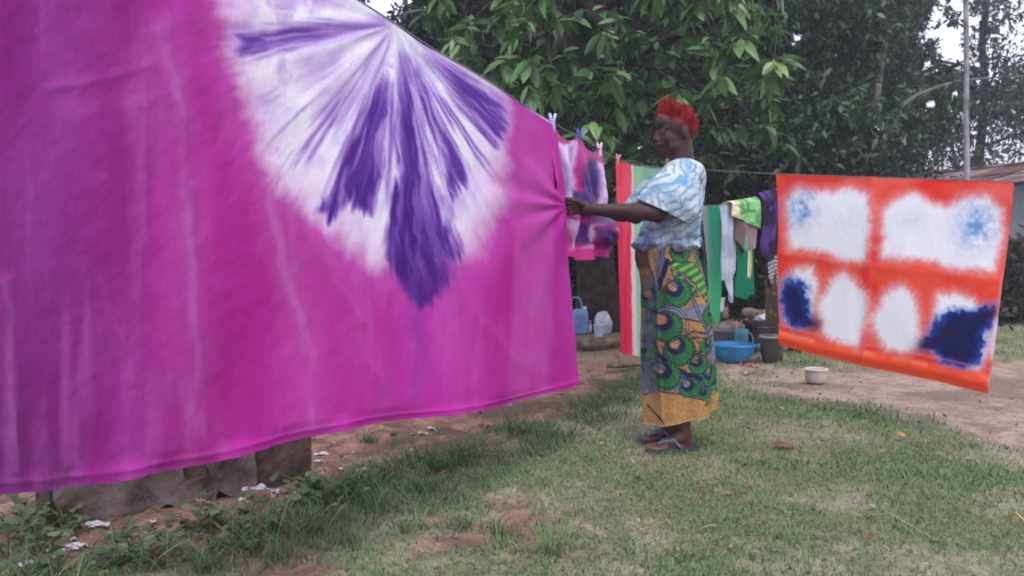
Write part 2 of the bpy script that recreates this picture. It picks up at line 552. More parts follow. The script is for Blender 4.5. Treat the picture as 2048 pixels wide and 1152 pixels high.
# ================================================================== WASHING LINES
def lineA_depth(u): return 1.0 / (0.667 - 0.000367 * np.asarray(u, float))
TOP_A = [(-700, -700), (-250, -530), (0, -400), (250, -262), (500, -128), (640, -48), (720, 2), (790, 47), (860, 94), (930, 134), (980, 164), (1040, 205),
         (1105, 245), (1130, 260), (1158, 273), (1200, 299), (1235, 319), (1290, 332), (1335, 336)]
def lineA(u):
    u = np.asarray(u, float)
    return at(u, sinterp(u, TOP_A), lineA_depth(u))
POST = at(1340, 336, 5.68)
POST = np.array([POST[0], POST[1], POST[2]])
# second line from the post to the right, carrying the orange cloth
OL = at(1552, 349, 5.0); OR = at(2028, 365, 4.05)
def lineB(t):
    """t=0 at the post, 1 at the orange cloth's left corner, 2 at its right corner"""
    pts = np.array([POST, OL, OR, OR + (OR - OL) * 1.2 + np.array([0, 0, .25])])
    t = np.asarray(t, float)
    return np.stack([np.interp(t, [0, 1, 2, 3], pts[:, k]) for k in range(3)], -1)

M_rope = mat('rope_mat', tuple(lin((120, 120, 128))), scale=60, rough=.8)
def rope(name, pts, rad, label):
    return tag(MB().tube(pts, rad, 6).build(name, M_rope), label, 'rope')
rope('washing_line', lineA(np.linspace(-700, 1338, 90)), .0028, 'grey washing line strung from beside the magenta cloth to the wooden post')
rope('washing_line', np.concatenate([lineB(np.linspace(0, 3, 40))]) + np.array([0, 0, .003]), .0026, 'grey washing line from the wooden post that carries the orange cloth')

M_wood = mat('weathered_wood', tuple(lin((120, 104, 92))), tuple(lin((70, 58, 50))), scale=14, rough=.9, bump=.5, bscale=60)
M_bark = mat('bark', tuple(lin((62, 54, 50))), tuple(lin((30, 26, 25))), scale=9, rough=.95, bump=.9, bscale=25)
pr = np.random.default_rng(3)
pz = np.linspace(-.1, POST[2] + .06, 9)
tag(MB().tube([(POST[0] + pr.normal(0, .006), POST[1] + pr.normal(0, .006), z) for z in pz], np.linspace(.042, .034, 9), 10).build('line_post', M_wood),
    'short weathered wooden post holding the washing lines behind the woman', 'post')

# ================================================================== BIG MAGENTA TIE-DYE CLOTH
M_cloth = mat_attr('dyed_cotton', rough=.8, spec=.22, var=.07, vscale=140, bump=.18, bscale=300, bdist=.002, trans=.25, sheen=.0, bump2=.17, b2scale=12, bstretch=(1, 1, .45))
BOT_A = [(-400, 1052), (-250, 1030), (0, 985), (140, 975), (300, 948), (450, 915), (620, 874), (800, 842), (900, 831), (1000, 813), (1080, 791), (1160, 768)]
APX, APY = 790.0, 50.0
STAR = [(430, -60), (462, 40), (480, 130), (492, 220), (530, 320), (590, 395), (640, 425), (700, 490), (750, 522), (800, 512), (870, 520),
        (930, 490), (985, 420), (1000, 330), (1008, 250), (1010, 180), (900, 60), (700, -160)]
PURP = [  # (polygon, strength, softness)
    ([(770, 150), (742, 190), (715, 265), (690, 330), (668, 385), (645, 420), (672, 432), (700, 395), (722, 415), (745, 425), (752, 385), (768, 330), (778, 240), (782, 170)], .92, 13),
    ([(797, 110), (800, 200), (798, 290), (805, 350), (780, 390), (786, 440), (780, 520), (800, 575), (838, 612), (868, 590), (905, 560), (912, 510), (890, 450), (893, 395), (868, 355), (850, 300), (832, 220), (812, 120)], 1.0, 14),
    ([(830, 130), (862, 190), (900, 280), (938, 345), (928, 380), (905, 365), (880, 300), (850, 220), (822, 150)], .8, 12),
    ([(850, 110), (930, 150), (1000, 205), (1008, 262), (992, 285), (955, 245), (920, 220), (900, 170)], .85, 15),
    ([(472, 72), (560, 55), (640, 45), (770, 38), (775, 58), (640, 82), (560, 95), (478, 108)], .75, 16),
    ([(590, 100), (700, 95), (690, 140), (650, 170), (600, 140)], .16, 30),
    ([(640, 180), (710, 150), (740, 190), (680, 260), (640, 235)], .22, 26),
    ([(508, 190), (560, 175), (580, 215), (525, 235)], .14, 22),
    ([(760, 60), (785, 70), (770, 130), (730, 170), (725, 130)], .35, 14),
    ([(820, 620), (845, 620), (852, 720), (845, 800), (830, 800), (826, 700)], .16, 22),
]
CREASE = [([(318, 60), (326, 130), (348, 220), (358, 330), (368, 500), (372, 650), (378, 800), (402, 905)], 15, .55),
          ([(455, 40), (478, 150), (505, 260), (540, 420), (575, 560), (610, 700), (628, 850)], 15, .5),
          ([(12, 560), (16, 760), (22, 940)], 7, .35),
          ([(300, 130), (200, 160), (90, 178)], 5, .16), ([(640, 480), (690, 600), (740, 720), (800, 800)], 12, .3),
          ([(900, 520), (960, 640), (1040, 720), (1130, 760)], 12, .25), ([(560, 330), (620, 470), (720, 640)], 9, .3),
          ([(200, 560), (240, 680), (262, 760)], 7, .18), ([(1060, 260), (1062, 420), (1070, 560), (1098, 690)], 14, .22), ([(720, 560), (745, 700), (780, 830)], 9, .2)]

def magenta_dye(px, py):
    wx = (fbm(px / 70, py / 70, 4, 101) - .5); wy = (fbm(px / 70, py / 70, 4, 151) - .5)
    dx, dy = px - APX, py - APY
    r = np.hypot(dx, dy) + 1e-3; th = np.arctan2(dx, dy)
    streak = .75 * (fbm(th * 13, r / 130, 4, 201) - .5) + .25 * wx           # streaks that run away from the tied point
    fine = fbm(th * 40 + 2 * wx, r / 70, 3, 231) - .5
    n = fbm(px / 150, py / 500, 3, 301)
    mag = mixc(lin((178, 24, 142)), lin((196, 58, 172)), smooth(.25, .8, n))
    mag = mixc(mag, lin((158, 12, 118)), smooth(.35, .85, fbm(px / 190, py / 420, 3, 331)) * .7)
    # the far end of the cloth was dyed with more violet
    left = smooth(560, 60, px + 90 * wx)
    vio = mixc(lin((148, 34, 140)), lin((170, 72, 172)), smooth(.25, .8, fbm(px / 150, py / 420, 3, 351)))
    vio = mixc(vio, lin((122, 24, 112)), smooth(.4, .85, fbm(px / 220 + 3, py / 600, 3, 361)) * .7)
    mag = mixc(mag, vio, left * .8)
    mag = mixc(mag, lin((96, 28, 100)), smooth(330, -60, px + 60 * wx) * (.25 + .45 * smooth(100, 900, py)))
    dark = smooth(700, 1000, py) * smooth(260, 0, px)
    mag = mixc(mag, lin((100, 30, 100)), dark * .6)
    pale = smooth(.5, .85, fbm(px / 45, py / 420, 4, 381)) * .28 + smooth(.5, .8, streak + .5) * .16 * smooth(900, 500, r)
    mag = mixc(mag, lin((214, 120, 205)), pale)
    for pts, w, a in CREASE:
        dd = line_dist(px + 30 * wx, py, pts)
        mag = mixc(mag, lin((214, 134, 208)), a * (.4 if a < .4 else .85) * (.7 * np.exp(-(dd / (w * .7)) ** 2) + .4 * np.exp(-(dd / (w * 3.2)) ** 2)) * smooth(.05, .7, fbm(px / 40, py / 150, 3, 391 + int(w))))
    # pale burst
    sd = poly_sdf(px, py, STAR) + 46 * wx + 44 * streak + 16 * fine
    S = smooth(34, -22, sd)
    white = mixc(lin((248, 247, 254)), lin((230, 222, 248)), smooth(.5, .8, fbm(px / 45, py / 80, 4, 401)))
    white = mixc(white, lin((226, 176, 226)), smooth(-75, 0, sd) * .55)
    halo = smooth(85, 10, sd)
    col = mixc(mag, lin((206, 96, 190)), halo * .45)
    col = mixc(col, white, S)
    # violet rays
    pur = np.zeros_like(px)
    for pl, a, s in PURP:
        q = poly_sdf(px + 12 * wx, py + 12 * wy, pl) + 34 * streak * np.clip(r / 260, .25, 1.3) + 26 * fine * np.clip(r / 260, .2, 1.3)
        pur = np.maximum(pur, a * smooth(s * 1.15, -s * 1.0, q))
    thin = np.maximum(smooth(.61, .66, fbm(th * 30, r / 300, 2, 431)), smooth(.66, .72, fbm(th * 15 + 7, r / 170, 3, 433))) * smooth(430, 240, r + 120 * wx) * smooth(30, 90, r) * S * .34 * smooth(1.15, .75, np.abs(th - .05))
    mott = smooth(.5, .72, fbm(px / 38, py / 60, 4, 441)) * S * smooth(770, 640, px) * smooth(300, 180, py) * .16
    rr_ = np.random.default_rng(77)
    for k in range(34):                                     # single fine rays from the tied point
        t0 = rr_.uniform(-.85, .95); ra = rr_.uniform(40, 200); rb = ra + rr_.uniform(90, 260); wd = rr_.uniform(2.0, 5.5)
        pur = np.maximum(pur, rr_.uniform(.15, .6) * np.exp(-((th - t0 - .03 * wx) * r / wd) ** 2) * smooth(ra - 20, ra + 30, r) * smooth(rb + 20, rb - 50, r) * S)
    pur = np.maximum(pur, np.maximum(thin, mott))
    pur = pur * (.45 + .55 * smooth(.26, .52, fbm(th * 30 + 3 * wy, r / 120, 3, 451)) * smooth(60, 190, r) + .2 * smooth(250, 420, r))
    violet = mixc(lin((70, 28, 132)), lin((108, 64, 166)), smooth(.35, .75, fine + .5))
    violet = mixc(violet, lin((84, 22, 122)), smooth(430, 600, py) * .5)
    t_ = np.clip(pur * (.95 + .25 * fine), 0, 1)[..., None]      # dyes multiply rather than cover
    col = np.clip(col, 1e-3, 1) ** (1 - t_) * violet ** t_
    return col

HANDPX = (1128.0, 412.0)
def cloth_sheet(nu, nv, u0, u1, dye, fold, bot, xshift, off_n=0.0, drop=0.0):
    """sheet hanging from line A between columns u0..u1"""
    U = np.linspace(u0, u1, nu)[:, None]; T = np.linspace(0, 1, nv)[None, :]
    tx = U + 0 * T; ty = sinterp(U, TOP_A)[:, :1] + 0 * T if False else sinterp(U.ravel(), TOP_A)[:, None] + 0 * T
    bx = U + xshift(U); by = bot(bx) + drop
    px = tx * (1 - T) + bx * T; py = ty * (1 - T) + by * T
    D = lineA_depth(U) + 0 * T
    P = at(px, py, D)
    # horizontal normal of the line's plane, towards the camera side
    nrm = np.array([.902, -.431, 0.0])
    disp = fold(px, py, T + 0 * U)
    P = P + nrm * (disp + off_n)[..., None]
    return P, px, py, grid_faces(nu, nv)

def big_fold(px, py, T):
    k = lineA_depth(px) / 1700.0
    d = .030 * (fbm(px / 210, py / 900, 3, 501) - .5) * (.2 + T) + .010 * (fbm(px / 60, py / 420, 3, 521) - .5) * (.3 + T)
    for pts, w, a in CREASE:
        dd = line_dist(px, py, pts)
        d = d + .014 * a * np.exp(-(dd / (w * 1.8)) ** 2)
    # gathers running out of the tied point at the top edge
    dx, dy = px - APX, py - APY; r = np.hypot(dx, dy); th = np.arctan2(dx, dy)
    d = d + .007 * np.sin(th * 15 + 3 * fbm(th * 4, r / 300, 2, 541)) * np.exp(-r / 170) * smooth(0, 60, r)
    # pull towards the hand on the right edge
    dx, dy = px - HANDPX[0], py - HANDPX[1]; r = np.hypot(dx, dy); th = np.arctan2(dy, -dx)
    d = d + .011 * np.sin(th * 9 + 1.2 + 2.0 * fbm(th * 2, r / 200, 2, 551)) * np.exp(-r / 105) * smooth(4, 40, r)
    d = d + .012 * np.exp(-(r / 90) ** 2)
    # fine crumple
    d = d + .003 * (fbm(px / 26 + py / 50, py / 34, 3, 561) - .5)
    # hem
    d = d + .012 * smooth(.96, 1.0, T) * np.sin(px / 37.0 + 3 * fbm(px / 90, px * 0, 2, 571)) + .004 * np.exp(-((T - .984) / .004) ** 2)
    return d * np.clip(T * 14, 0, 1)

big = empty('tie_dye_cloth', tuple(lineA(500.0)))
tag(big, 'huge magenta tie dye cloth with white and violet burst over the line', 'cloth')
xs_big = lambda u: 45 * np.clip((u + 250) / 1360, 0, 1) ** 2
P, px, py, fc = cloth_sheet(560, 330, -330, 1111, magenta_dye, big_fold, lambda x: sinterp(x, BOT_A) if x.ndim == 1 else sinterp(x.ravel(), BOT_A).reshape(x.shape), xs_big)
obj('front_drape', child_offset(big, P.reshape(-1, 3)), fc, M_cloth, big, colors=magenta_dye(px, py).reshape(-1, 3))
def back_fold(px, py, T):
    return .03 * (fbm(px / 180 + 9, py / 700, 3, 601) - .5) * (.2 + T) - np.clip(T * 6, 0, 1) * (.030 + .035 * T)
def bot_back(x):
    return sinterp(x.ravel(), BOT_A).reshape(x.shape) + interp(x.ravel(), [(-400, 2), (150, -2), (330, 8), (480, 13), (620, 4), (760, 5), (900, -8), (1160, -6)]).reshape(x.shape)
P, px, py, fc = cloth_sheet(200, 90, -330, 1106, magenta_dye, back_fold, bot_back, xs_big)
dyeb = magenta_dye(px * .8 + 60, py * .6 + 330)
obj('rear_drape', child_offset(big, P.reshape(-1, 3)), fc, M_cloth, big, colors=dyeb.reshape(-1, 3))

# ================================================================== SATIN CLOTH PEGGED BEYOND THE HAND
M_satin = mat_attr('dyed_satin', rough=.42, spec=.35, var=.06, vscale=120, bump=.1, bscale=200, bdist=.002, trans=.15, sheen=.1)
def satin_dye(px, py):
    w = fbm(px / 22, py / 40, 3, 701) - .5; w2 = fbm(px / 22, py / 40, 3, 731) - .5
    col = mixc(lin((164, 12, 110)), lin((178, 34, 140)), smooth(.3, .7, fbm(px / 25, py / 60, 3, 741)))
    whites = [([(1112, 285), (1142, 290), (1150, 340), (1138, 400), (1122, 440), (1112, 380)], .9), ([(1138, 280), (1156, 285), (1158, 380), (1146, 420), (1138, 350)], .8),
              ([(1185, 320), (1206, 330), (1220, 400), (1240, 440), (1205, 450), (1190, 400)], .75), ([(1128, 440), (1152, 450), (1160, 500), (1135, 520)], .8),
              ([(1180, 450), (1205, 445), (1190, 500), (1160, 500)], .6), ([(1215, 450), (1245, 450), (1240, 480), (1218, 480)], .6)]
    for pl, a in whites:
        col = mixc(col, lin((228, 200, 244)), a * smooth(2, -7, poly_sdf(px + 12 * w, py + 16 * w2, pl)))
    purs = [([(1170, 325), (1192, 322), (1196, 370), (1188, 420), (1165, 405), (1166, 360)], 1), ([(1148, 380), (1190, 390), (1195, 425), (1160, 430), (1145, 410)], 1),
            ([(1118, 300), (1130, 330), (1128, 420), (1120, 400)], .7), ([(1190, 418), (1242, 440), (1236, 455), (1190, 440)], .8), ([(1160, 450), (1185, 455), (1170, 490), (1152, 480)], .9),
            ([(1200, 455), (1225, 460), (1235, 500), (1205, 498)], .9), ([(1140, 300), (1146, 330), (1143, 400), (1136, 380)], .6)]
    for pl, a in purs:
        col = mixc(col, lin((52, 12, 98)), a * smooth(8, -3, poly_sdf(px + 14 * w, py + 16 * w2, pl)))
    return mixc(col, lin((205, 40, 140)), smooth(488, 505, py + 10 * w))
nu, nv = 190, 150
U = np.linspace(1096, 1206, nu)[:, None]; T = np.linspace(0, 1, nv)[None, :]
pegs = [1105, 1158, 1200]
sag = sum(np.exp(-((U - p) / 12.0) ** 2) for p in pegs)
ty = sinterp(U.ravel(), TOP_A)[:, None] + 3 + 15 * np.clip(1 - sag, 0, 1)
bxs = U + interp(U.ravel(), [(1096, 10), (1206, 36)])[:, None]
bulge = 18 * np.sin(T * math.pi) ** 2 * smooth(.45, .75, T) * smooth(1130, 1206, U) - 14 * smooth(.85, 1, T) * smooth(1150, 1206, U)
px = U * (1 - T ** 1.5) + bxs * T ** 1.5 + bulge
py = ty * (1 - T) + (516 + 4 * np.sin(U / 9) - 8 * smooth(1180, 1206, U)) * T
Ds = lineA_depth(U) + 0 * T
P = at(px, py, Ds)
fd = .026 * np.sin((U - 1100) / 5.5 + 2.5 * T + 3 * fbm(U / 40, T * 2, 2, 761)) * smooth(0, .35, T) + .035 * (fbm(U / 9, T * 5, 4, 771) - .5) * (.3 + T) \
    + .02 * np.sin(T * 13 + U / 14) * smooth(.35, .6, T) * smooth(.95, .8, T)
P = P + np.array([.902, -.431, 0]) * fd[..., None]
tag(obj('satin_cloth', P.reshape(-1, 3), grid_faces(nu, nv), M_satin, colors=satin_dye(px, py).reshape(-1, 3)),
    'small shiny purple and white satin cloth pegged behind the reaching arm', 'cloth')

# ================================================================== RED AND GREEN WRAPPER
M_cotton = mat_attr('print_cotton', rough=.85, spec=.15, var=.08, vscale=120, bump=.15, bscale=260, bdist=.002, trans=.2, bump2=.4, b2scale=14, bstretch=(1, 1, .5))
nu, nv = 150, 120
U = np.linspace(1232, 1325, nu)[:, None]; T = np.linspace(0, 1, nv)[None, :]
ty = sinterp(U.ravel(), TOP_A)[:, None] + 2
bx = 1236 + (U - 1232) * 1.0
py = ty * (1 - T) + (704 + (U - 1232) * .22) * T
px = U * (1 - T) + bx * T
P = at(px, py, lineA_depth(U) + 0 * T)
fd = .014 * np.sin((U - 1232) / 6.0 + 1.0 * T) * smooth(0, .5, T) * (.6 + .4 * T) + .012 * (fbm(U / 9, T * 2, 3, 801) - .5)
P = P + np.array([.902, -.431, 0]) * fd[..., None]
wv = 2.5 * (fbm(U / 6, T * 14, 3, 811) - .5)
cc = mixc(lin((214, 44, 84)) + 0 * px[..., None], lin((226, 84, 100)), smooth(.3, .8, fbm(px / 12, py / 80, 3, 821)) * smooth(620, 380, py))
cc = mixc(cc, lin((170, 20, 58)), smooth(3.5, 0, np.abs(U + wv - 1249 - 3 * T)) * smooth(.35, .7, T))  # shade of a hanging fold, painted as a deeper red line
cc = mixc(cc, lin((206, 196, 190)), smooth(1262, 1264, U + wv))
cc = mixc(cc, lin((138, 186, 150)), smooth(1267, 1269, U + wv * .6))
cc = mixc(cc, lin((112, 168, 130)), smooth(1277, 1290, U) * .7)
tag(obj('wrapper_cloth', P.reshape(-1, 3), grid_faces(nu, nv), M_cotton, colors=cc.reshape(-1, 3)),
    'red wrapper cloth with pale border and green middle, hanging from the line', 'cloth')

# ================================================================== ORANGE TIE-DYE CLOTH
nu, nv = 300, 260
S_ = np.linspace(0, 1, nu)[:, None]; T = np.linspace(0, 1, nv)[None, :]
top = lineB(1 + S_[:, 0])                          # (nu,3)
tpx, tpy = project(top); tpx = tpx[:, None]; tpy = tpy[:, None] - 2 + 5 * np.sin(np.pi * S_) * 0
bpx = 1556 + (1982 - 1556) * S_
bpy_ = sinterp(S_.ravel(), [(0, 690), (.12, 704), (.3, 722), (.5, 740), (.75, 762), (1, 788)])[:, None]
rx = (2 * np.sin(T * 11) + 4 * np.sin(T * 5 + 1)) * smooth(.7, 1, S_) * T
px = tpx * (1 - T) + bpx * T + rx + 3 * np.sin(T * 7) * smooth(.2, 0, S_)
py = tpy * (1 - T) + bpy_ * T
Dd = top[:, 1][:, None] + 0 * T
P = at(px, py, Dd)
fd = .06 * (fbm(px / 120, py / 500, 3, 901) - .5) * (.12 + T) + .008 * (fbm(px / 40, py / 120, 3, 911) - .5) \
    + .014 * np.exp(-((T - .955) / .028) ** 2) * (.7 + .6 * (fbm(px / 20, py * 0, 2, 921) - .3)) + .05 * smooth(.3, 1, T) * (S_ - .5) * np.sin(3 * T) \
    + .012 * np.exp(-((px - (1745 - .04 * (py - 350))) / 9) ** 2) + .003 * np.exp(-((T - .47) / .02) ** 2)
nB = np.array([-(OR - OL)[1], (OR - OL)[0], 0]); nB = -nB / np.linalg.norm(nB)
if nB[1] > 0: nB = -nB
P = P + nB * fd[..., None]
def orange_dye(px, py, T):
    w = fbm(px / 30, py / 30, 4, 951) - .5; w2 = fbm(px / 9, py / 9, 3, 961) - .5; w3 = fbm(px / 3.5, py / 5, 2, 971) - .5
    o = mixc(lin((230, 52, 40)) + 0 * px[..., None], lin((240, 84, 62)), smooth(.3, .7, fbm(px / 60, py / 60, 3, 981)))
    o = mixc(o, lin((240, 118, 108)), smooth(.45, .75, fbm(px / 90, py / 50, 3, 991)) * .5 * smooth(480, 380, py))
    whites = [[(1574, 400), (1596, 378), (1630, 384), (1662, 388), (1700, 374), (1738, 392), (1742, 460), (1730, 520), (1690, 520), (1640, 504), (1575, 492)],
              [(1766, 420), (1790, 398), (1830, 388), (1862, 408), (1895, 414), (1930, 396), (1972, 394), (2004, 420), (2000, 470), (1988, 540), (1920, 536), (1840, 518), (1768, 512)],
              [(1565, 560), (1590, 540), (1620, 540), (1632, 570), (1630, 620), (1610, 650), (1570, 640)],
              [(1640, 600), (1660, 560), (1685, 548), (1715, 570), (1734, 600), (1730, 650), (1716, 690), (1680, 690), (1645, 665), (1636, 630)],
              [(1750, 630), (1770, 590), (1805, 572), (1830, 590), (1842, 630), (1838, 690), (1810, 704), (1775, 696), (1750, 665)],
              [(1868, 640), (1880, 590), (1910, 588), (1950, 600), (1985, 640), (1978, 700), (1960, 740), (1900, 720), (1868, 690)]]
    for pl in whites:
        mx, my = np.mean([a for a, b in pl]), np.mean([b for a, b in pl])
        th = np.arctan2(py - my, px - mx); rr_ = np.hypot(px - mx, py - my)
        q = poly_sdf(px, py, pl) + 12 * w + 6 * w2 + 8 * (fbm(th * 11, rr_ / 60, 3, 955) - .5) + 3 * w3
        o = mixc(o, lin((238, 150, 150)), smooth(22, 0, q) * .8)
        o = mixc(o, lin((244, 246, 252)), smooth(9, -11, q))
    for cx, cy, rx_, ry_, a in ((1605, 418, 34, 44, .85), (1952, 452, 48, 56, .75), (1822, 440, 34, 26, .22), (1690, 440, 40, 40, .1)):
        g = np.exp(-(((px - cx) / rx_) ** 2 + ((py - cy) / ry_) ** 2) * 1.5) * (.7 + 1.4 * w2 + 1.0 * w)
        o = mixc(o, lin((70, 148, 206)), np.clip(g * a * 1.25, 0, .9))
    for pl in ([(1558, 565), (1580, 556), (1604, 566), (1612, 600), (1620, 636), (1630, 652), (1600, 655), (1580, 650), (1562, 630)],
               [(1872, 640), (1900, 620), (1945, 622), (1962, 612), (1990, 610), (1988, 650), (1970, 672), (1960, 725), (1930, 738), (1885, 726), (1868, 700), (1850, 692), (1862, 672)]):
        q = poly_sdf(px, py, pl) + 18 * w2 + 6 * w3 + 10 * w
        o = mixc(o, lin((60, 130, 205)), smooth(16, 2, q) * .6)
        o = mixc(o, mixc(lin((28, 60, 150)) + 0 * px[..., None], lin((22, 28, 84)), smooth(0, -22, q + 18 * w)), smooth(6, -5, q))
        o = mixc(o, lin((46, 24, 52)), smooth(4, -8, q + 10) * smooth(.55, .7, w + .5) * .6)
    for cx, cy in ((1982, 628), (1850, 690), (1622, 648)):
        o = mixc(o, lin((50, 22, 44)), np.exp(-(((px - cx) / 20) ** 2 + ((py - cy) / 14) ** 2)) * .8)
    # stitched / rolled hem, lighter orange, with pale highlights painted along the roll
    o = mixc(o, lin((236, 84, 48)), smooth(.905, .93, T) * .85)
    o = mixc(o, lin((250, 170, 140)), np.exp(-((T - .925 + .012 * w) / .012) ** 2) * smooth(.42, .62, fbm(px / 26, py * 0 + 2, 2, 995)) * .3)
    o = mixc(o, lin((244, 170, 170)), np.exp(-((T - .885) / .006) ** 2) * .25)
    o = mixc(o, lin((240, 150, 140)), smooth(.982, 1, S_ + 0 * T) * smooth(.3, .5, T) * .6)
    o = mixc(o, lin((232, 220, 235)), smooth(.975, .99, S_ + 0 * T) * smooth(.62, .68, T) * smooth(.86, .8, T) * .8)
    return o
tag(obj('orange_cloth', P.reshape(-1, 3), grid_faces(nu, nv), M_cloth, colors=orange_dye(px, py, T + 0 * S_).reshape(-1, 3)),
    'orange red tie dye cloth with white blotches and navy blue patches', 'cloth')

# ================================================================== PEGS
def peg(u, col, label, lean=0.0, s=1.0, rz=0.4):
    root = empty('clothes_peg', tuple(lineA(float(u)) + np.array([0, 0, -.006])), rz)
    m = mat('peg_plastic', tuple(lin(col)), scale=30, rough=.45, spec=.4)
    for sg in (-1, 1):
        b = MB()
        pts = [(sg * .013 * s, 0, .040 * s), (sg * .006 * s, 0, .016 * s), (sg * .0045 * s, 0, 0), (sg * .005 * s, 0, -.022 * s), (sg * .003 * s, 0, -.034 * s)]
        b.tube(pts, np.array([.0055, .0062, .005, .0055, .004]) * s, 6)
        b.build('leg', m, root, world=False)
    MB().tube([(-.010 * s, .006, .004), (0, .009, .006), (.010 * s, .006, .004)], .0022, 6).build('spring', M_steel, root, world=False)
    root.rotation_euler = (0, lean, rz)
    tag(root, label, 'clothes peg')
M_steel = mat('steel', (.45, .45, .46), scale=40, rough=.35, metal=1.0)
peg(1105, (170, 196, 232), 'pale blue clothes peg at the corner of the magenta cloth', .0, 1.15)
peg(1158, (66, 74, 170), 'dark blue clothes peg on the middle of the satin cloth', .1)
peg(1200, (236, 196, 214), 'pale pink clothes peg on the far corner of the satin cloth', -.1)
peg(1235, (226, 140, 150), 'rose coloured clothes peg holding the red wrapper cloth', .15, .85)

# ================================================================== THE WOMAN
woman = empty('person', (.765, 4.05, 0.0))
tag(woman, 'woman with red hair, blue patterned blouse and swirl print wrapper, holding the magenta cloth', 'person')
def W(px, py, Y): return at(px, py, Y)

# ---- body: limbs and features fused into one surface
B = MB()
hipN, hipF = np.array([.745, 3.97, .86]), np.array([.745, 4.14, .86])
knN, knF = np.array([.775, 3.97, .47]), np.array([.775, 4.13, .47])
ankN, ankF = np.array([.815, 3.985, .095]), np.array([.805, 4.16, .095])
for h, k, a in ((hipN, knN, ankN), (hipF, knF, ankF)):
    B.capsule(h, k, .075, .055); B.capsule(k, a, .05, .034)
    B.ell((k * .62 + a * .38) + np.array([.012, 0, 0]), (.046, .043, .10))
def foot(ank, toe, heel):
    toe = np.asarray(toe, float); heel = np.asarray(heel, float)
    ax = toe - heel; L = np.linalg.norm(ax); ax /= L
    sd = np.array([-ax[1], ax[0], 0])
    B.ell(heel + ax * .035 + np.array([0, 0, .038]), (.036, .033, .034))
    B.capsule(ank, heel + ax * .045 + np.array([0, 0, .045]), .035, .036)
    B.capsule(ank + ax * .012 - np.array([0, 0, .02]), heel + ax * (L - .07) + np.array([0, 0, .028]), .032, .022)
    B.capsule(heel + ax * .04 + np.array([0, 0, .03]), heel + ax * (L - .065) + np.array([0, 0, .027]), .028, .02)
    for k, (o, ln, rr) in enumerate(((-.030, .050, .0125), (-.012, .054, .0098), (.004, .050, .0092), (.019, .043, .0088), (.032, .034, .0085))):
        b0 = heel + ax * (L - .075) + sd * o * .9 + np.array([0, 0, .026])
        b1 = heel + ax * (L - .075 + ln) + sd * o * 1.1 + np.array([0, 0, .024])
        b2 = heel + ax * (L - .075 + ln + .017) + sd * o * 1.12 + np.array([0, 0, .021])
        B.capsule(b0, b1, rr + .003, rr); B.capsule(b1, b2, rr, rr * .9)
heelN, toeN = np.array([.872, 4.015, 0]), np.array([.642, 3.955, 0])
heelF, toeF = np.array([.865, 4.185, 0]), np.array([.640, 4.150, 0])
foot(ankN, toeN, heelN); foot(ankF, toeF, heelF)
B.ell((.745, 4.055, .90), (.125, .165, .13)); B.ell((.75, 4.055, 1.04), (.105, .135, .14))
B.ell((.785, 4.055, 1.19), (.10, .15, .15)); B.ell((.735, 4.00, 1.19), (.055, .055, .055)); B.ell((.735, 4.11, 1.19), (.055, .055, .055))
B.capsule((.812, 3.96, 1.30), (.812, 4.15, 1.30), .045, .045)
shN, elN, wrN = np.array([.815, 3.945, 1.275]), np.array([.645, 3.825, 1.122]), np.array([.358, 3.855, 1.138])
shF, elF, wrF = np.array([.812, 4.165, 1.275]), np.array([.60, 4.205, 1.125]), np.array([.372, 4.075, 1.150])
for s_, e_, w_ in ((shN, elN, wrN), (shF, elF, wrF)):
    B.capsule(s_, e_, .046, .043); B.capsule(e_, w_, .042, .0265)
    B.ell(e_ * .74 + w_ * .26, (.075, .041, .044)); B.ell(e_ + np.array([.012, 0, -.014]), (.034, .034, .034)); B.ell(w_ + np.array([.004, -.006, .012]), (.02, .02, .018))
def hand(w, k, side, edge_y):
    """w wrist, k knuckle centre; fingers close round the hem; side -1: thumb on the camera side"""
    w = np.asarray(w); k = np.asarray(k)
    ax = (k - w) / np.linalg.norm(k - w)
    B.capsule(w, w + ax * .03, .026, .027)
    for z0 in (-.02, .0, .02):
        B.capsule(w + ax * .02 + np.array([0, 0, z0 * .7]), k + np.array([0, 0, z0]), .017, .0145)
    for i, (z0, l1, l2, l3) in enumerate(((.031, .036, .024, .018), (.011, .040, .027, .020), (-.010, .037, .025, .019), (-.029, .029, .020, .016))):
        p0 = k + np.array([0, 0, z0]); fz = -.05 * (i - 1.3)
        d1 = np.array([-.93, side * .10, .10 + fz]); d1 /= np.linalg.norm(d1)
        d2 = np.array([-.35, -side * .90, -.05 + fz]); d2 /= np.linalg.norm(d2)
        d3 = np.array([.70, -side * .65, -.12]); d3 /= np.linalg.norm(d3)
        p1 = p0 + d1 * l1; p2 = p1 + d2 * l2; p3 = p2 + d3 * l3
        B.capsule(p0, p1, .0098, .0088, 10, 4); B.capsule(p1, p2, .0088, .0080, 10, 4); B.capsule(p2, p3, .0080, .0070, 10, 4)
    t0 = w + ax * .035 + np.array([0, side * .018, .012]); t1 = t0 + np.array([-.034, side * .014, .018])
    t2 = t1 + np.array([-.028, -side * .004, .006]); t3 = t2 + np.array([-.019, -side * .012, -.003])
    B.capsule(t0, t1, .014, .0115, 10, 4); B.capsule(t1, t2, .0112, .0098, 10, 4); B.capsule(t2, t3, .0096, .008, 10, 4)
hand(wrN, (.288, 3.868, 1.150), -1, 3.89)
hand(wrF, (.300, 4.045, 1.158), 1, 3.99)
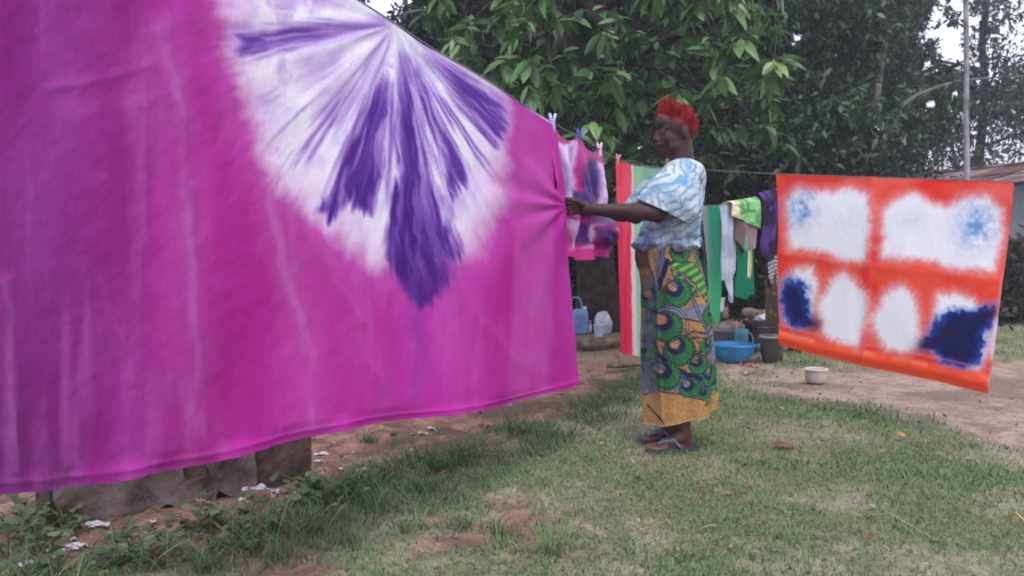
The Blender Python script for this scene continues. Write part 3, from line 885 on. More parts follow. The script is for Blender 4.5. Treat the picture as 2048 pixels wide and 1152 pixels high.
# head, built facing -x and turned a little to the camera
HC = np.array([.772, 4.045, 1.515]); YAW = math.radians(10); NOD = math.radians(-6)
Rz = np.array([[math.cos(YAW), -math.sin(YAW), 0], [math.sin(YAW), math.cos(YAW), 0], [0, 0, 1]])
Ry = np.array([[math.cos(NOD), 0, math.sin(NOD)], [0, 1, 0], [-math.sin(NOD), 0, math.cos(NOD)]])
RH = Rz @ Ry
def hp(x, y, z): return HC + RH @ np.array([x, y, z])
def he(c, r): B.ell(hp(*c), r, RH, 24, 16)
he((.006, 0, .026), (.092, .073, .088)); he((-.034, 0, -.030), (.058, .058, .074)); he((-.054, 0, -.089), (.030, .032, .024))
he((-.01, 0, -.05), (.055, .054, .05)); he((-.028, 0, -.082), (.046, .044, .030))
for sg in (-1, 1):
    he((-.050, sg * .034, -.034), (.028, .024, .034)); he((.020, sg * .070, -.022), (.018, .009, .030))
    he((-.0955, sg * .0135, -.0385), (.011, .010, .009)); he((-.0755, sg * .031, -.001), (.0135, .0185, .011))
    he((-.062, sg * .030, .014), (.017, .026, .010)); he((-.025, sg * .036, -.072), (.036, .022, .03))
he((-.058, 0, .040), (.036, .056, .050)); he((-.070, 0, .006), (.018, .030, .024))
B.capsule(hp(-.080, 0, .006), hp(-.105, 0, -.030), .0085, .0125, 10, 4)
he((-.0945, 0, -.0565), (.0125, .0245, .0075)); he((-.0915, 0, -.0695), (.0125, .0225, .0085)); he((-.080, 0, -.058), (.018, .03, .022))
B.capsule(hp(.018, 0, -.060), (.808, 4.055, 1.345), .055, .060); B.capsule((.808, 4.055, 1.35), (.80, 4.055, 1.25), .066, .09)
raw = link('raw_body', new_mesh('raw_body', np.concatenate(B.v), B.f))
md = raw.modifiers.new('r', 'REMESH'); md.mode = 'VOXEL'; md.voxel_size = .0042
ms = raw.modifiers.new('s', 'SMOOTH'); ms.factor = .5; ms.iterations = 7
dg = bpy.context.evaluated_depsgraph_get(); dg.update()
bm_ = bpy.data.meshes.new_from_object(raw.evaluated_get(dg))
bpy.data.objects.remove(raw)
nvb = len(bm_.vertices); bv = np.zeros(nvb * 3, np.float32); bm_.vertices.foreach_get('co', bv); bv = bv.reshape(-1, 3).astype(float)
hl = (bv - HC) @ RH                                    # head-local coordinates
skin = np.tile(lin((60, 39, 39)), (nvb, 1)) * (.85 + .3 * fbm(bv[:, 0] * 30 + bv[:, 1] * 19, bv[:, 2] * 30, 3, 1001))[:, None]
inhead = bv[:, 2] > 1.36
lip = np.exp(-((hl[:, 2] + .063) / .012) ** 2 - (hl[:, 1] / .024) ** 2) * (hl[:, 0] < -.082) * inhead
skin = mixc(skin, lin((92, 44, 46)), np.clip(lip * 1.2, 0, .8))
mouth = np.exp(-((hl[:, 2] + .0632) / .0022) ** 2) * (np.abs(hl[:, 1]) < .024) * (hl[:, 0] < -.08) * inhead
skin = mixc(skin, lin((34, 18, 20)), np.clip(mouth, 0, .9))
for sg in (-1, 1):
    brow = np.exp(-((hl[:, 2] - .0215 + 10 * (hl[:, 1] - sg * .032) ** 2) / .0042) ** 2 - ((hl[:, 1] - sg * .032) / .02) ** 2) * (hl[:, 0] < -.05) * inhead
    lash = np.exp(-((hl[:, 2] + .0085 - 8 * (hl[:, 1] - sg * .031) ** 2) / .0022) ** 2 - ((hl[:, 1] - sg * .031) / .016) ** 2) * (hl[:, 0] < -.06) * inhead
    skin = mixc(skin, lin((22, 15, 15)), np.clip(brow * .85 + lash, 0, .95))
scalp = inhead & (hl[:, 2] > np.where(hl[:, 0] > .02, .0166 - 2.0 * (hl[:, 0] - .02), .028 - .57 * hl[:, 0])) & (hl[:, 2] > -.09)
skin[scalp] = lin((120, 24, 26))
sole = smooth(.035, .02, bv[:, 2]) * (bv[:, 2] < .2)
skin = mixc(skin, lin((140, 98, 84)), sole * .7)
fade_feet = smooth(.3, .05, bv[:, 2])
skin = mixc(skin, lin((112, 80, 70)), fade_feet * .4)
set_colors(bm_, skin)
bm_.vertices.foreach_set('co', (bv - np.array(woman.location)).astype(np.float32).ravel())
bm_.polygons.foreach_set('use_smooth', np.full(len(bm_.polygons), True))
bm_.materials.clear()
M_skin = mat_attr('skin', rough=.55, spec=.32, var=.08, vscale=90, bump=.08, bscale=220, bdist=.002)
link('body', bm_, M_skin, woman)

# ---- hair
M_hair = mat('red_hair', tuple(lin((180, 50, 46))), tuple(lin((108, 24, 28))), scale=30, rough=.55, spec=.35)
r = np.random.default_rng(12)
hv, hf, cnt = [], [], 0
tries = 0
while cnt < 7000 and tries < 60000:
    tries += 1
    d = r.normal(0, 1, 3); d /= np.linalg.norm(d)
    p = np.array([.006, 0, .026]) + d * np.array([.092, .073, .088])
    edge_ = p[2] - (.0166 - 2.0 * (p[0] - .02) if p[0] > .02 else .028 - .57 * p[0])
    if edge_ < 0 or p[2] < -.075: continue
    if abs(p[1]) > .05 and p[2] < .02 and p[0] < .045: continue
    top = smooth(.06, .11, p[2]) * smooth(.03, .008, abs(p[1]) - .03)
    crest = math.exp(-((p[0] + .036) / .026) ** 2) * smooth(.05, .09, p[2])
    L = (.0115 + .006 * top + .030 * crest + .004 * smooth(0, .05, p[0])) * r.uniform(.7, 1.1) * min(1, .35 + edge_ / .03)
    g = d * .8 + np.array([.25 - .1 * crest, 0, .75 * top + .3]) + r.normal(0, .26, 3); g /= np.linalg.norm(g)
    c1 = r.normal(0, .35, 3); pts = []
    for k in range(4):
        t = k / 3
        pts.append(hp(*(p - d * .006 + g * L * t + c1 * L * t * t * .7)))
    pts = np.array(pts)
    s1 = np.cross(g, r.normal(0, 1, 3)); s1 /= np.linalg.norm(s1); s2 = np.cross(g, s1)
    base = len(hv)
    for k in range(4):
        rad = (.0028, .0028, .0023, .0010)[k]
        for q in range(3):
            a = q * 2.094
            hv.append(pts[k] + RH @ (rad * (math.cos(a) * s1 + math.sin(a) * s2)))
    for k in range(3):
        for q in range(3):
            q2 = (q + 1) % 3
            hf.append((base + k * 3 + q, base + k * 3 + q2, base + k * 3 + 3 + q2, base + k * 3 + 3 + q))
    cnt += 1
hair = obj('hair', child_offset(woman, np.array(hv)), np.array(hf), M_hair, woman)
hair['label'] = 'short frizzy bright red hair brushed up into a crest'

# ---- eyes
M_eye = mat('eye', (.32, .29, .27), (.25, .22, .2), rough=.2, spec=.5)
for sg in (-1, 1):
    e = MB(); e.ell(hp(-.0775, sg * .031, -.0085), (.0085, .0125, .0042), RH, 12, 8); e.build('eye', M_eye, woman)

# ---- blouse
def blouse_dye(px, py):
    w = fbm(px / 26, py / 26, 3, 1101) - .5
    b = mixc(lin((190, 202, 210)) + 0 * px[..., None], lin((160, 184, 198)), smooth(.4, .7, fbm(px / 16, py / 16, 3, 1111)))
    ring1 = np.hypot(px - 1290 + 14 * w, (py - 318) + 14 * w)
    ring2 = np.hypot(px - 1420 + 12 * w, (py - 400) * .7)
    l1 = smooth(.45, .95, np.sin(ring1 / 2.4)); l2 = smooth(.4, .95, np.sin(ring2 / 2.1))
    fan = smooth(.4, .95, np.sin(np.arctan2(py - 470, px - 1345) * 40 + 4 * w))
    sel = fbm(px / 34 + 5, py / 34, 2, 1121)
    pat = np.where(sel < .48, l1, np.where(sel < .58, fan, l2))
    b = mixc(b, lin((84, 112, 132)), pat * .7)
    for pts, wd, a in (([(1362, 322), (1360, 350), (1342, 368), (1312, 380), (1285, 388), (1268, 400)], 6, .9), ([(1342, 368), (1356, 382), (1372, 376)], 5, .7),
                       ([(1318, 395), (1322, 420), (1330, 440)], 5, .5), ([(1372, 440), (1390, 460), (1395, 490)], 7, .6), ([(1285, 440), (1290, 470), (1286, 498)], 8, .8), ([(1318, 452), (1310, 480)], 6, .5)):
        b = mixc(b, lin((88, 152, 186)), a * .85 * np.exp(-(line_dist(px + 6 * w, py + 6 * w, pts) / wd) ** 2))
    b = mixc(b, lin((70, 84, 128)), smooth(445, 475, py) * smooth(.42, .6, fbm(px / 13, py / 13, 3, 1131)) * .6)
    return b
M_blouse = mat_attr('blouse_cotton', rough=.8, spec=.2, var=.06, vscale=150, bump=.25, bscale=120, bdist=.004, trans=.1, bump2=.55, b2scale=13)
yl = [(318, 1348), (322, 1342), (330, 1332), (345, 1322), (380, 1308), (420, 1298), (455, 1286), (480, 1276), (502, 1270)]
yr = [(318, 1378), (322, 1386), (330, 1398), (345, 1405), (380, 1407), (420, 1403), (455, 1399), (480, 1396), (502, 1396)]
yh = [(318, .055), (322, .085), (330, .15), (345, .19), (380, .182), (420, .165), (455, .165), (480, .168), (502, .172)]
nu, nv = 200, 120
TH = np.linspace(0, 2 * math.pi, nu, endpoint=False)[:, None]; PY = np.linspace(319, 502, nv)[None, :]
xl, xr, hy = sinterp(PY.ravel(), yl)[None], sinterp(PY.ravel(), yr)[None], sinterp(PY.ravel(), yh)[None]
cxp = (xl + xr) / 2; hx = (xr - xl) / 2
sc = 1.0 / 422.0
X = .0 + ((cxp - 1024) * sc * 1.0) + hx * sc * np.cos(TH)
Yb = 4.055 + hy * np.sign(np.sin(TH)) * np.abs(np.sin(TH)) ** .85
Zb = 1.0 + (480 - PY) * sc + 0 * TH
T = (PY - 319) / 183
low = smooth(.45, 1, T)
fold = .012 * np.sin(TH * 9 + 2 * fbm(TH * 2, T * 3, 2, 1151)) * low * .7 + .030 * (fbm(TH * 5, T * 7 - TH, 3, 1161) - .5) * (.25 + low) \
    + .010 * np.sin(T * 40 + 5 * fbm(TH * 3, T * 5, 2, 1171)) * smooth(.72, .9, T) - .012 * smooth(.93, 1, T)
X = X + np.cos(TH) * fold; Yb = Yb + np.sin(TH) * fold
V = np.stack([X, Yb, Zb], -1)
col_px, col_py = (X / sc + 1024), PY + 0 * TH
bl_v = [V.reshape(-1, 3)]; bl_f = [grid_faces(nu, nv, True)]; bl_c = [blouse_dye(col_px, col_py).reshape(-1, 3)]
def sleeve(side):
    ns, nt = 96, 60
    a = np.linspace(0, 2 * math.pi, ns, endpoint=False)[:, None]; t = np.linspace(0, 1, nt)[None, :]
    topx = sinterp(t.ravel(), [(0, 1366), (.25, 1338), (.5, 1308), (.75, 1282), (1, 1262)])[None]; topy = sinterp(t.ravel(), [(0, 324), (.25, 332), (.5, 352), (.75, 377), (1, 403)])[None]
    botx = sinterp(t.ravel(), [(0, 1396), (.3, 1392), (.6, 1378), (1, 1357)])[None]; boty = sinterp(t.ravel(), [(0, 398), (.3, 418), (.6, 436), (1, 449)])[None]
    cx, cy = (topx + botx) / 2, (topy + boty) / 2
    vx, vy = (topx - botx) / 2, (topy - boty) / 2
    hy_ = .088 - .012 * t
    cy_w = (3.975 - .13 * smooth(-.2, .7, t)) if side < 0 else (4.135 + .11 * smooth(-.2, .7, t))
    f = 1 + .07 * np.sin(a * 5 + 3 * t) * t + .10 * (fbm(a * 3, t * 4, 3, 1181 + side) - .5) * (.3 + t)
    PX = cx + vx * np.cos(a) * f; PYs = cy + vy * np.cos(a) * f
    Yw = cy_w + hy_ * np.sin(a) * f
    Xw = (PX - 1024) * sc; Zw = 1 + (480 - PYs) * sc
    if side > 0: PX = PX + 40; PYs = PYs + 25
    return np.stack([Xw, Yw + 0 * Xw, Zw], -1).reshape(-1, 3), grid_faces(ns, nt, True), blouse_dye(PX, PYs).reshape(-1, 3)
offv = nu * nv
for sd_ in (-1, 1):
    v_, f_, c_ = sleeve(sd_)
    bl_v.append(v_); bl_f.append(f_ + offv); bl_c.append(c_); offv += len(v_)
obj('blouse', child_offset(woman, np.concatenate(bl_v)), np.concatenate(bl_f), M_blouse, woman, colors=np.concatenate(bl_c))['label'] = 'pale blue blouse with swirling lines and wide short sleeves'

# ---- wrapper skirt
def wax_print(px, py):
    w = fbm(px / 20, py / 20, 3, 1201) - .5
    crack = smooth(.06, .0, np.abs(fbm(px / 5, py / 3.2, 3, 1211) - .5))
    ochre = mixc(lin((184, 142, 88)) + 0 * px[..., None], lin((124, 88, 60)), crack * .85)
    c = ochre
    for pl in ([(1302, 590), (1330, 606), (1365, 612), (1402, 600), (1425, 590), (1425, 640), (1385, 634), (1345, 628), (1305, 622)],
               [(1280, 745), (1320, 770), (1350, 748), (1395, 740), (1440, 735), (1440, 782), (1400, 792), (1350, 776), (1310, 772), (1280, 790)],
               [(1412, 648), (1440, 640), (1440, 760), (1420, 750), (1410, 700)]):
        c = mixc(c, lin((128, 130, 146)), smooth(1.5, -1.5, poly_sdf(px, py, pl) + 5 * w))
    navy = lin((30, 38, 72)); green = lin((50, 112, 66)); dgreen = lin((22, 60, 62))
    for pts in ([(1305, 622), (1345, 630), (1385, 637), (1425, 642)], [(1355, 668), (1376, 656), (1400, 660), (1428, 655)], [(1352, 676), (1380, 668), (1425, 672)],
                [(1375, 705), (1400, 690), (1425, 682)], [(1290, 790), (1312, 776), (1350, 780), (1405, 806)], [(1296, 810), (1315, 835), (1322, 850)], [(1378, 716), (1405, 702), (1425, 696)]):
        c = mixc(c, navy, smooth(2.2, .8, line_dist(px, py + 3 * w, pts)))
    # flowing blue grey stems and fine lines
    for pts, wd in (([(1318, 500), (1306, 560), (1294, 640), (1290, 720), (1300, 780)], 7), ([(1330, 560), (1370, 590), (1400, 650), (1420, 700)], 5), ([(1300, 720), (1340, 735), (1400, 760), (1436, 790)], 9), ([(1395, 505), (1410, 560), (1418, 620)], 5)):
        dd = line_dist(px + 9 * w, py + 5 * w, pts)
        c = mixc(c, mixc(lin((54, 62, 88)) + 0 * px[..., None], lin((118, 126, 140)), smooth(.2, .9, np.sin(dd * 1.6) * .5 + .5)), smooth(wd, wd - 1.5, dd))
    fl_ = np.sin((py + 14 * np.sin(px / 19.0) + 10 * w) / 3.1)
    c = mixc(c, lin((40, 44, 70)), smooth(.86, .97, fl_) * smooth(640, 660, py) * smooth(770, 740, py) * smooth(1350, 1370, px) * .8)
    # leaf sprays
    for pl in ([(1328, 528), (1350, 520), (1378, 526), (1396, 545), (1404, 575), (1406, 602), (1394, 588), (1380, 566), (1356, 545)], [(1330, 536), (1352, 550), (1374, 572), (1386, 590), (1362, 580), (1340, 560)],
               [(1402, 822), (1410, 796), (1424, 776), (1434, 772), (1434, 790), (1420, 806)], [(1404, 790), (1420, 770), (1434, 760), (1434, 768), (1414, 790)]):
        q = poly_sdf(px, py, pl)
        lf = mixc(green + 0 * px[..., None], lin((120, 176, 70)), smooth(.3, .9, np.sin((px * .5 + py) / 2.6) * .5 + .5))
        c = mixc(c, navy, smooth(2.6, 1.4, q)); c = mixc(c, lf, smooth(.6, -.6, q))
    # vine
    for pts, wd in (([(1324, 520), (1312, 560), (1304, 610), (1300, 660), (1306, 700), (1330, 722), (1366, 742), (1398, 752), (1428, 766)], 6), ([(1366, 742), (1388, 770), (1402, 792)], 4), ([(1330, 525), (1345, 515), (1350, 500)], 4)):
        c = mixc(c, navy, smooth(wd, wd - 2, line_dist(px + 4 * w, py, pts)))
    # curled fronds
    for cx, cy, R, fl in ((1344, 582, 27, 1), (1324, 648, 30, 1), (1350, 694, 30, 1), (1324, 744, 28, 1), (1388, 722, 20, 1), (1372, 770, 22, 1), (1416, 748, 21, 1), (1350, 503, 21, 1), (1414, 628, 20, -1), (1398, 516, 17, -1), (1300, 596, 22, 1), (1404, 686, 15, -1), (1290, 700, 20, 1), (1400, 786, 14, 1)):
        dx, dy = px - cx, py - cy
        rr = np.hypot(dx, dy) / R; th = np.arctan2(dy, dx) * fl
        spir = ((th / (2 * math.pi)) % 1.0)
        ex, ey = dx + .24 * R * fl, dy + .32 * R
        rc = np.hypot(ex, ey) / R
        disc = smooth(1.03, .97, rr)
        cres = disc * smooth(.60, .66, rc)                         # green crescent
        ringc = mixc(green + 0 * px[..., None], dgreen, smooth(.1, .8, np.sin(th * 20)) * smooth(.70, .82, rr) * .8)
        ringc = mixc(ringc, lin((104, 158, 74)), smooth(.05, .0, np.abs(rr - .74)) * .6)
        curl = smooth(.63, .58, rc) * smooth(.30, .36, np.hypot(ex + .12 * R * fl, ey + .14 * R) / R) * smooth(-.62, -.35, (ex * .5 * fl + ey) / R + .0)
        c = mixc(c, navy, smooth(1.10, 1.04, rr) * smooth(.50, .60, rc) * .85)
        for ec in (1.24, 1.42):                                    # echo lines round the frond
            c = mixc(c, lin((44, 52, 84)), smooth(.055, .02, np.abs(rr - ec)) * smooth(-.5, .1, np.sin(th + 2.2)) * .8)
        c = mixc(c, ringc, cres)
        c = mixc(c, mixc(navy + 0 * px[..., None], lin((74, 86, 122)), smooth(.5, 1, np.sin(rc * 40)) * .5), curl)
    # front side of the skirt darkened, its shading painted over the print
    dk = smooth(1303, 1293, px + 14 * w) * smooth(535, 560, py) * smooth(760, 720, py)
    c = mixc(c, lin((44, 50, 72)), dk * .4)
    c = mixc(c, lin((58, 52, 60)), smooth(1300, 1284, px + 10 * w) * smooth(545, 530, py) * .8)  # dark knotted fold at the waist, its brown shadow painted in
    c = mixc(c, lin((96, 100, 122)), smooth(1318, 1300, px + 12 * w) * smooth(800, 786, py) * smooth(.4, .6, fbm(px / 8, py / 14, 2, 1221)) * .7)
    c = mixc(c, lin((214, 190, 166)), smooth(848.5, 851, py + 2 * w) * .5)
    return c
sl_ = [(488, 1276), (500, 1273), (515, 1272), (530, 1275), (545, 1280), (565, 1283), (600, 1285), (680, 1286), (760, 1291), (820, 1294), (852, 1295)]
sr_ = [(488, 1392), (500, 1396), (515, 1401), (530, 1405), (545, 1408), (565, 1413), (600, 1420), (680, 1428), (760, 1434), (820, 1437), (852, 1436)]
sh_ = [(488, .150), (500, .155), (530, .172), (565, .182), (600, .185), (680, .178), (760, .170), (852, .166)]
nu, nv = 280, 260
TH = np.linspace(0, 2 * math.pi, nu, endpoint=False)[:, None]; PY = np.linspace(488, 852, nv)[None, :]
xl, xr, hy = sinterp(PY.ravel(), sl_)[None], sinterp(PY.ravel(), sr_)[None], sinterp(PY.ravel(), sh_)[None]
T = (PY - 488) / 364
X = ((xl + xr) / 2 - 1024) * sc + (xr - xl) / 2 * sc * np.cos(TH)
Yb = 4.055 + hy * np.sin(TH)
Zb = 1 + (480 - PY) * sc + 0 * TH
Zb = Zb + (X - (1294 - 1024) * sc) * .23 * smooth(.75, 1, T)          # hem hitched up at the back
fold = .013 * np.sin(TH * 6 + 1.5 * T) * (.2 + T) + .010 * (fbm(TH * 4, T * 2.5, 3, 1301) - .5) * (.4 + T) + .005 * (fbm(TH * 9 + T * 6, T * 12, 3, 1311) - .5)
seam = np.exp(-((TH - 3.95 - .1 * T) / .06) ** 2) * .012               # free edge of the wrapper
X = X + np.cos(TH) * (fold + seam); Yb = Yb + np.sin(TH) * (fold + seam)
PX = X / sc + 1024
# keep the print unbroken round the far side
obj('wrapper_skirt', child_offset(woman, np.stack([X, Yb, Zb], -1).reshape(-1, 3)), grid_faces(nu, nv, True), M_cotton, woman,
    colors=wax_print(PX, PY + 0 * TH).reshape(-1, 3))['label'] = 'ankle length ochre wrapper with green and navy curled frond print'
# ---- sandals
M_sandal = mat('sandal_rubber', tuple(lin((70, 74, 88))), scale=30, rough=.6)
M_strap = mat('sandal_strap', tuple(lin((120, 122, 150))), tuple(lin((90, 92, 120))), scale=30, rough=.5)
for heel, toe in ((heelN, toeN), (heelF, toeF)):
    ax = (toe - heel); L = np.linalg.norm(ax); ax = ax / L; sd = np.array([-ax[1], ax[0], 0])
    prof = [(-.012, .022), (.0, .034), (.05, .036), (.11, .034), (.16, .042), (.20, .046), (.225, .040), (.245, .022)]
    ring = [heel + ax * a + sd * b for a, b in prof] + [heel + ax * a - sd * b for a, b in reversed(prof)]
    gzh = float(gz(heel[0], heel[1]))
    b = MB(); n = len(ring)
    b.add(np.array([p + np.array([0, 0, gzh + z]) for z in (.0, .016) for p in ring]),
          [tuple(range(n - 1, -1, -1)), tuple(range(n, 2 * n))] + [(i, (i + 1) % n, n + (i + 1) % n, n + i) for i in range(n)])
    so = b.build('sandal', M_sandal, woman, sm=False)
    for sg in (-1, 1):
        p0 = heel + ax * .085 + sd * sg * .034 + np.array([0, 0, .018]); p3 = heel + ax * .195 + sd * .012 + np.array([0, 0, .040])
        p1 = p0 * .66 + p3 * .34 + np.array([0, 0, .034]) + sd * sg * .004; p2 = p0 * .33 + p3 * .67 + np.array([0, 0, .022])
        s_ = MB().tube([p0, p1, p2, p3], [.007, .0075, .007, .005], 6)
        so_ = s_.build('strap', M_strap, so, world=False)
        so_.data.transform(Matrix.Translation(-Vector(woman.location)))

# ================================================================== LEAVES
def unit(v): return v / (np.linalg.norm(v, axis=-1, keepdims=True) + 1e-9)
LEAF_A = np.array([0, .12, .32, .58, .82, 1.0]); LEAF_W = np.array([.014, .10, .175, .165, .085, .004])
def leaf_template(wscale=1.0, droop=.25, fold=.05):
    V = []
    for a, w in zip(LEAF_A, LEAF_W):
        c = -droop * a * a + .06 * a
        V += [(a, w * wscale, c + fold * w * 4), (a, 0, c), (a, -w * wscale, c + fold * w * 4)]
    n = len(LEAF_A); Fq = []
    for i in range(n - 1):
        for k in range(2):
            Fq.append((3 * i + k, 3 * i + k + 1, 3 * i + 4 + k, 3 * i + 3 + k))
    return np.array(V), np.array(Fq)
def simple_template(w=.22):
    return np.array([(0, 0, 0), (.42, w, .05), (1, 0, -.12), (.42, -w, .05)], float), np.array([(0, 1, 2, 3)])
def leaf_frames(D, up, r, roll=.5):
    S = unit(np.cross(up, D)); N = np.cross(D, S)
    a = r.normal(0, roll, len(D))[:, None]
    return S * np.cos(a) + N * np.sin(a), N * np.cos(a) - S * np.sin(a)
def leaf_batch(C, D, S, N, L, tmpl):
    Vt, Ft = tmpl
    V = C[:, None] + L[:, None, None] * (Vt[None, :, 0:1] * D[:, None] + Vt[None, :, 1:2] * S[:, None] + Vt[None, :, 2:3] * N[:, None])
    Fs = np.arange(len(C))[:, None, None] * len(Vt) + Ft[None]
    return V.reshape(-1, 3), Fs.reshape(-1, Ft.shape[1])

M_leaf = mat_attr('foliage', rough=.42, spec=.45, var=.12, vscale=20, trans=.22)
M_leafdark = mat_attr('dark_foliage', rough=.6, spec=.25, var=.15, vscale=8, trans=.18)
def mat_leaf_obj(name, cols, rough=.4):
    m, nt, b = _nt(name)
    b.inputs['Roughness'].default_value = rough; b.inputs['Specular IOR Level'].default_value = .45
    oi = nt.nodes.new('ShaderNodeObjectInfo'); cr = nt.nodes.new('ShaderNodeValToRGB')
    els = cr.color_ramp.elements
    while len(els) < len(cols): els.new(.5)
    for i, c in enumerate(cols):
        els[i].position = i / (len(cols) - 1); els[i].color = (*c, 1)
    nt.links.new(oi.outputs['Random'], cr.inputs['Fac'])
    nt.links.new(cr.outputs['Color'], b.inputs['Base Color'])
    add_translucent(nt, b, cr.outputs['Color'], .22)
    return m

# ================================================================== BROAD LEAVED TREE BEHIND THE LINE
tree = empty('broadleaf_tree', (.95, 9.3, 0))
tag(tree, 'broad leaved tree with large drooping glossy leaves above the washing line', 'tree')
r = np.random.default_rng(21)
tr = MB()
tp = [(.95, 9.3, -.15), (.93, 9.28, .5), (.85, 9.2, 1.3), (.78, 9.05, 2.2), (.7, 8.9, 3.2), (.66, 8.8, 4.4)]
tr.tube(tp, [.30, .22, .185, .17, .15, .10], 12).build('trunk', M_bark, tree)
limb_pts = []
def limb(a, b, r0, r1, sag=.1):
    a = np.array(a, float); b = np.array(b, float)
    P = [a + (b - a) * t + np.array([r.normal(0, .04), r.normal(0, .04), sag * math.sin(t * math.pi)]) for t in np.linspace(0, 1, 7)]
    MB().tube(P, np.linspace(r0, r1, 7), 7).build('limb', M_bark, tree); limb_pts.extend(P[2:])
for b in ((-.1, 7.2, 3.6), (.5, 7.0, 3.3), (1.4, 7.0, 3.2), (2.2, 7.3, 3.0), (2.7, 8.0, 3.6), (1.0, 7.4, 2.5), (.2, 7.8, 2.3), (1.8, 8.0, 2.2), (0.0, 7.6, 4.6), (1.6, 7.6, 4.8), (.6, 10.6, 4.2)):
    limb((.72, 8.98, 2.3 + r.uniform(-.3, 1.2)), b, .075, .022)
limb_pts = np.array(limb_pts)
whorl = []
def add_whorls(n, x0, x1, y0, y1, d0, d1, test=None):
    k = 0
    while k < n:
        px_, py_ = r.uniform(x0, x1), r.uniform(y0, y1)
        if test is not None and not test(px_, py_): continue
        whorl.append(at(px_, py_, r.uniform(d0, d1))); k += 1
edge_ok = lambda x, y: not (x < 850 and y > -40 and y < 95) and not (x < 900 and y < -60 and r.uniform() < .5)
add_whorls(70, 840, 1555, -60, 205, 6.5, 7.6, edge_ok)
add_whorls(50, 900, 1560, 60, 270, 7.4, 8.6, edge_ok)
add_whorls(24, 1060, 1480, 215, 350, 7.6, 9.0)
add_whorls(60, 860, 1560, -60, 330, 8.6, 9.8, edge_ok)
add_whorls(150, 820, 1600, -700, -60, 6.6, 9.5)
add_whorls(9, 1130, 1240, 225, 390, 6.6, 7.2)
add_whorls(14, 1190, 1345, 205, 320, 8.9, 9.8)
add_whorls(12, 1475, 1560, 0, 170, 6.5, 7.0)
whorl = np.array(whorl)
LC, LD, LL = [], [], []
tw = MB()
for c in whorl:
    k = int(r.integers(9, 15)); ph0 = r.uniform(0, 6.28)
    tilt = r.normal(0, .25, 3)
    for j in range(k):
        ph = ph0 + j * 2.4; el = r.uniform(-.15, 1.15)
        d = np.array([math.cos(ph) * math.cos(el), math.sin(ph) * math.cos(el), -math.sin(el)]) + tilt * .4
        LC.append(c + r.normal(0, .025, 3)); LD.append(d / np.linalg.norm(d)); LL.append(r.uniform(.11, .25))
    q = limb_pts[np.argmin(((limb_pts - c) ** 2).sum(1))]
    dq = q - c; ln = np.linalg.norm(dq)
    if ln < 1.6:
        mid = c + dq * .5 + np.array([0, 0, .10])
        tw.tube([c, mid, q], [.005, .008, .012], 4, cap=False)
tw.build('twigs', M_bark, tree)['kind'] = 'stuff'
LC, LD, LL = np.array(LC), np.array(LD), np.array(LL)
LS, LN = leaf_frames(LD, np.array([0, 0, 1.0]) + r.normal(0, .25, LD.shape), r, .35)
# the leaves that show largest are pieces of their own, the rest one mass
lpx, lpy = project(LC + LD * LL[:, None] * .5)
vis = (lpx > 830) & (lpx < 1600) & (lpy > 0) & (lpy < 330) & (lpy < 600) & (lpy < 55 + (lpx - 800) * .62 + 5)
score = np.where(vis, LC[:, 1], 99)
front = np.zeros(len(LC), bool); front[np.argsort(score)[:300]] = True
lt = leaf_template()
lmes = [new_mesh('leaf', *leaf_template(ws, dr, fo)) for ws, dr, fo in ((1.0, .25, .05), (.85, .38, .09), (1.15, .12, .03), (.95, .5, .06))]
M_leafobj = mat_leaf_obj('mango_leaf', [tuple(lin(c)) for c in ((56, 88, 50), (90, 132, 78), (70, 108, 58), (114, 150, 92), (84, 124, 84), (130, 146, 84))])
for q in lmes: q.materials.append(M_leafobj)
for i in np.where(front)[0]:
    o = bpy.data.objects.new('leaf', lmes[i % 4]); COL.objects.link(o); o.parent = tree
    L = LL[i]
    o.matrix_local = Matrix(((LD[i][0] * L, LS[i][0] * L, LN[i][0] * L, LC[i][0] - .95), (LD[i][1] * L, LS[i][1] * L, LN[i][1] * L, LC[i][1] - 9.3),
                             (LD[i][2] * L, LS[i][2] * L, LN[i][2] * L, LC[i][2]), (0, 0, 0, 1)))
bk = ~front
V, Fs = leaf_batch(LC[bk], LD[bk], LS[bk], LN[bk], LL[bk], lt)
pal = np.array([lin(c) for c in ((56, 88, 52), (80, 118, 70), (68, 104, 56), (94, 132, 78), (46, 74, 46))])
lc = pal[r.integers(0, 5, bk.sum())] * r.uniform(.8, 1.2, bk.sum())[:, None]
obj('foliage', child_offset(tree, V), Fs, M_leaf, tree, colors=np.repeat(lc, len(lt[0]), 0))['kind'] = 'stuff'

# ================================================================== TREES AND THICKET FAR BEHIND
GAPS = [[(1838, 60), (1858, -40), (1935, -60), (1950, 20), (1985, 0), (1990, 40), (1950, 70), (1940, 115), (1910, 135), (1895, 165), (1850, 165), (1812, 110)],
        [(690, -120), (850, -120), (842, 18), (800, 62), (700, 40)], [(2000, 80), (2060, 40), (2080, 110), (2020, 110)]]
HOLES = [(1590, 82, 9), (1598, 70, 7), (1634, 38, 6), (1640, 88, 7), (1632, 58, 5), (1674, 116, 5), (1693, 45, 5), (1768, 8, 7), (1775, 176, 4), (1715, 158, 4), (1670, 100, 4), (1862, 208, 9), (1755, 255, 7),
         (1985, 150, 9), (1960, 130, 6), (1905, 185, 6), (2010, 60, 7), (1700, 20, 5), (1620, 72, 4), (1118, 228, 2.5), (1165, 221, 3), (1194, 280, 3), (850, 20, 6), (852, 50, 5), (865, 30, 4)]
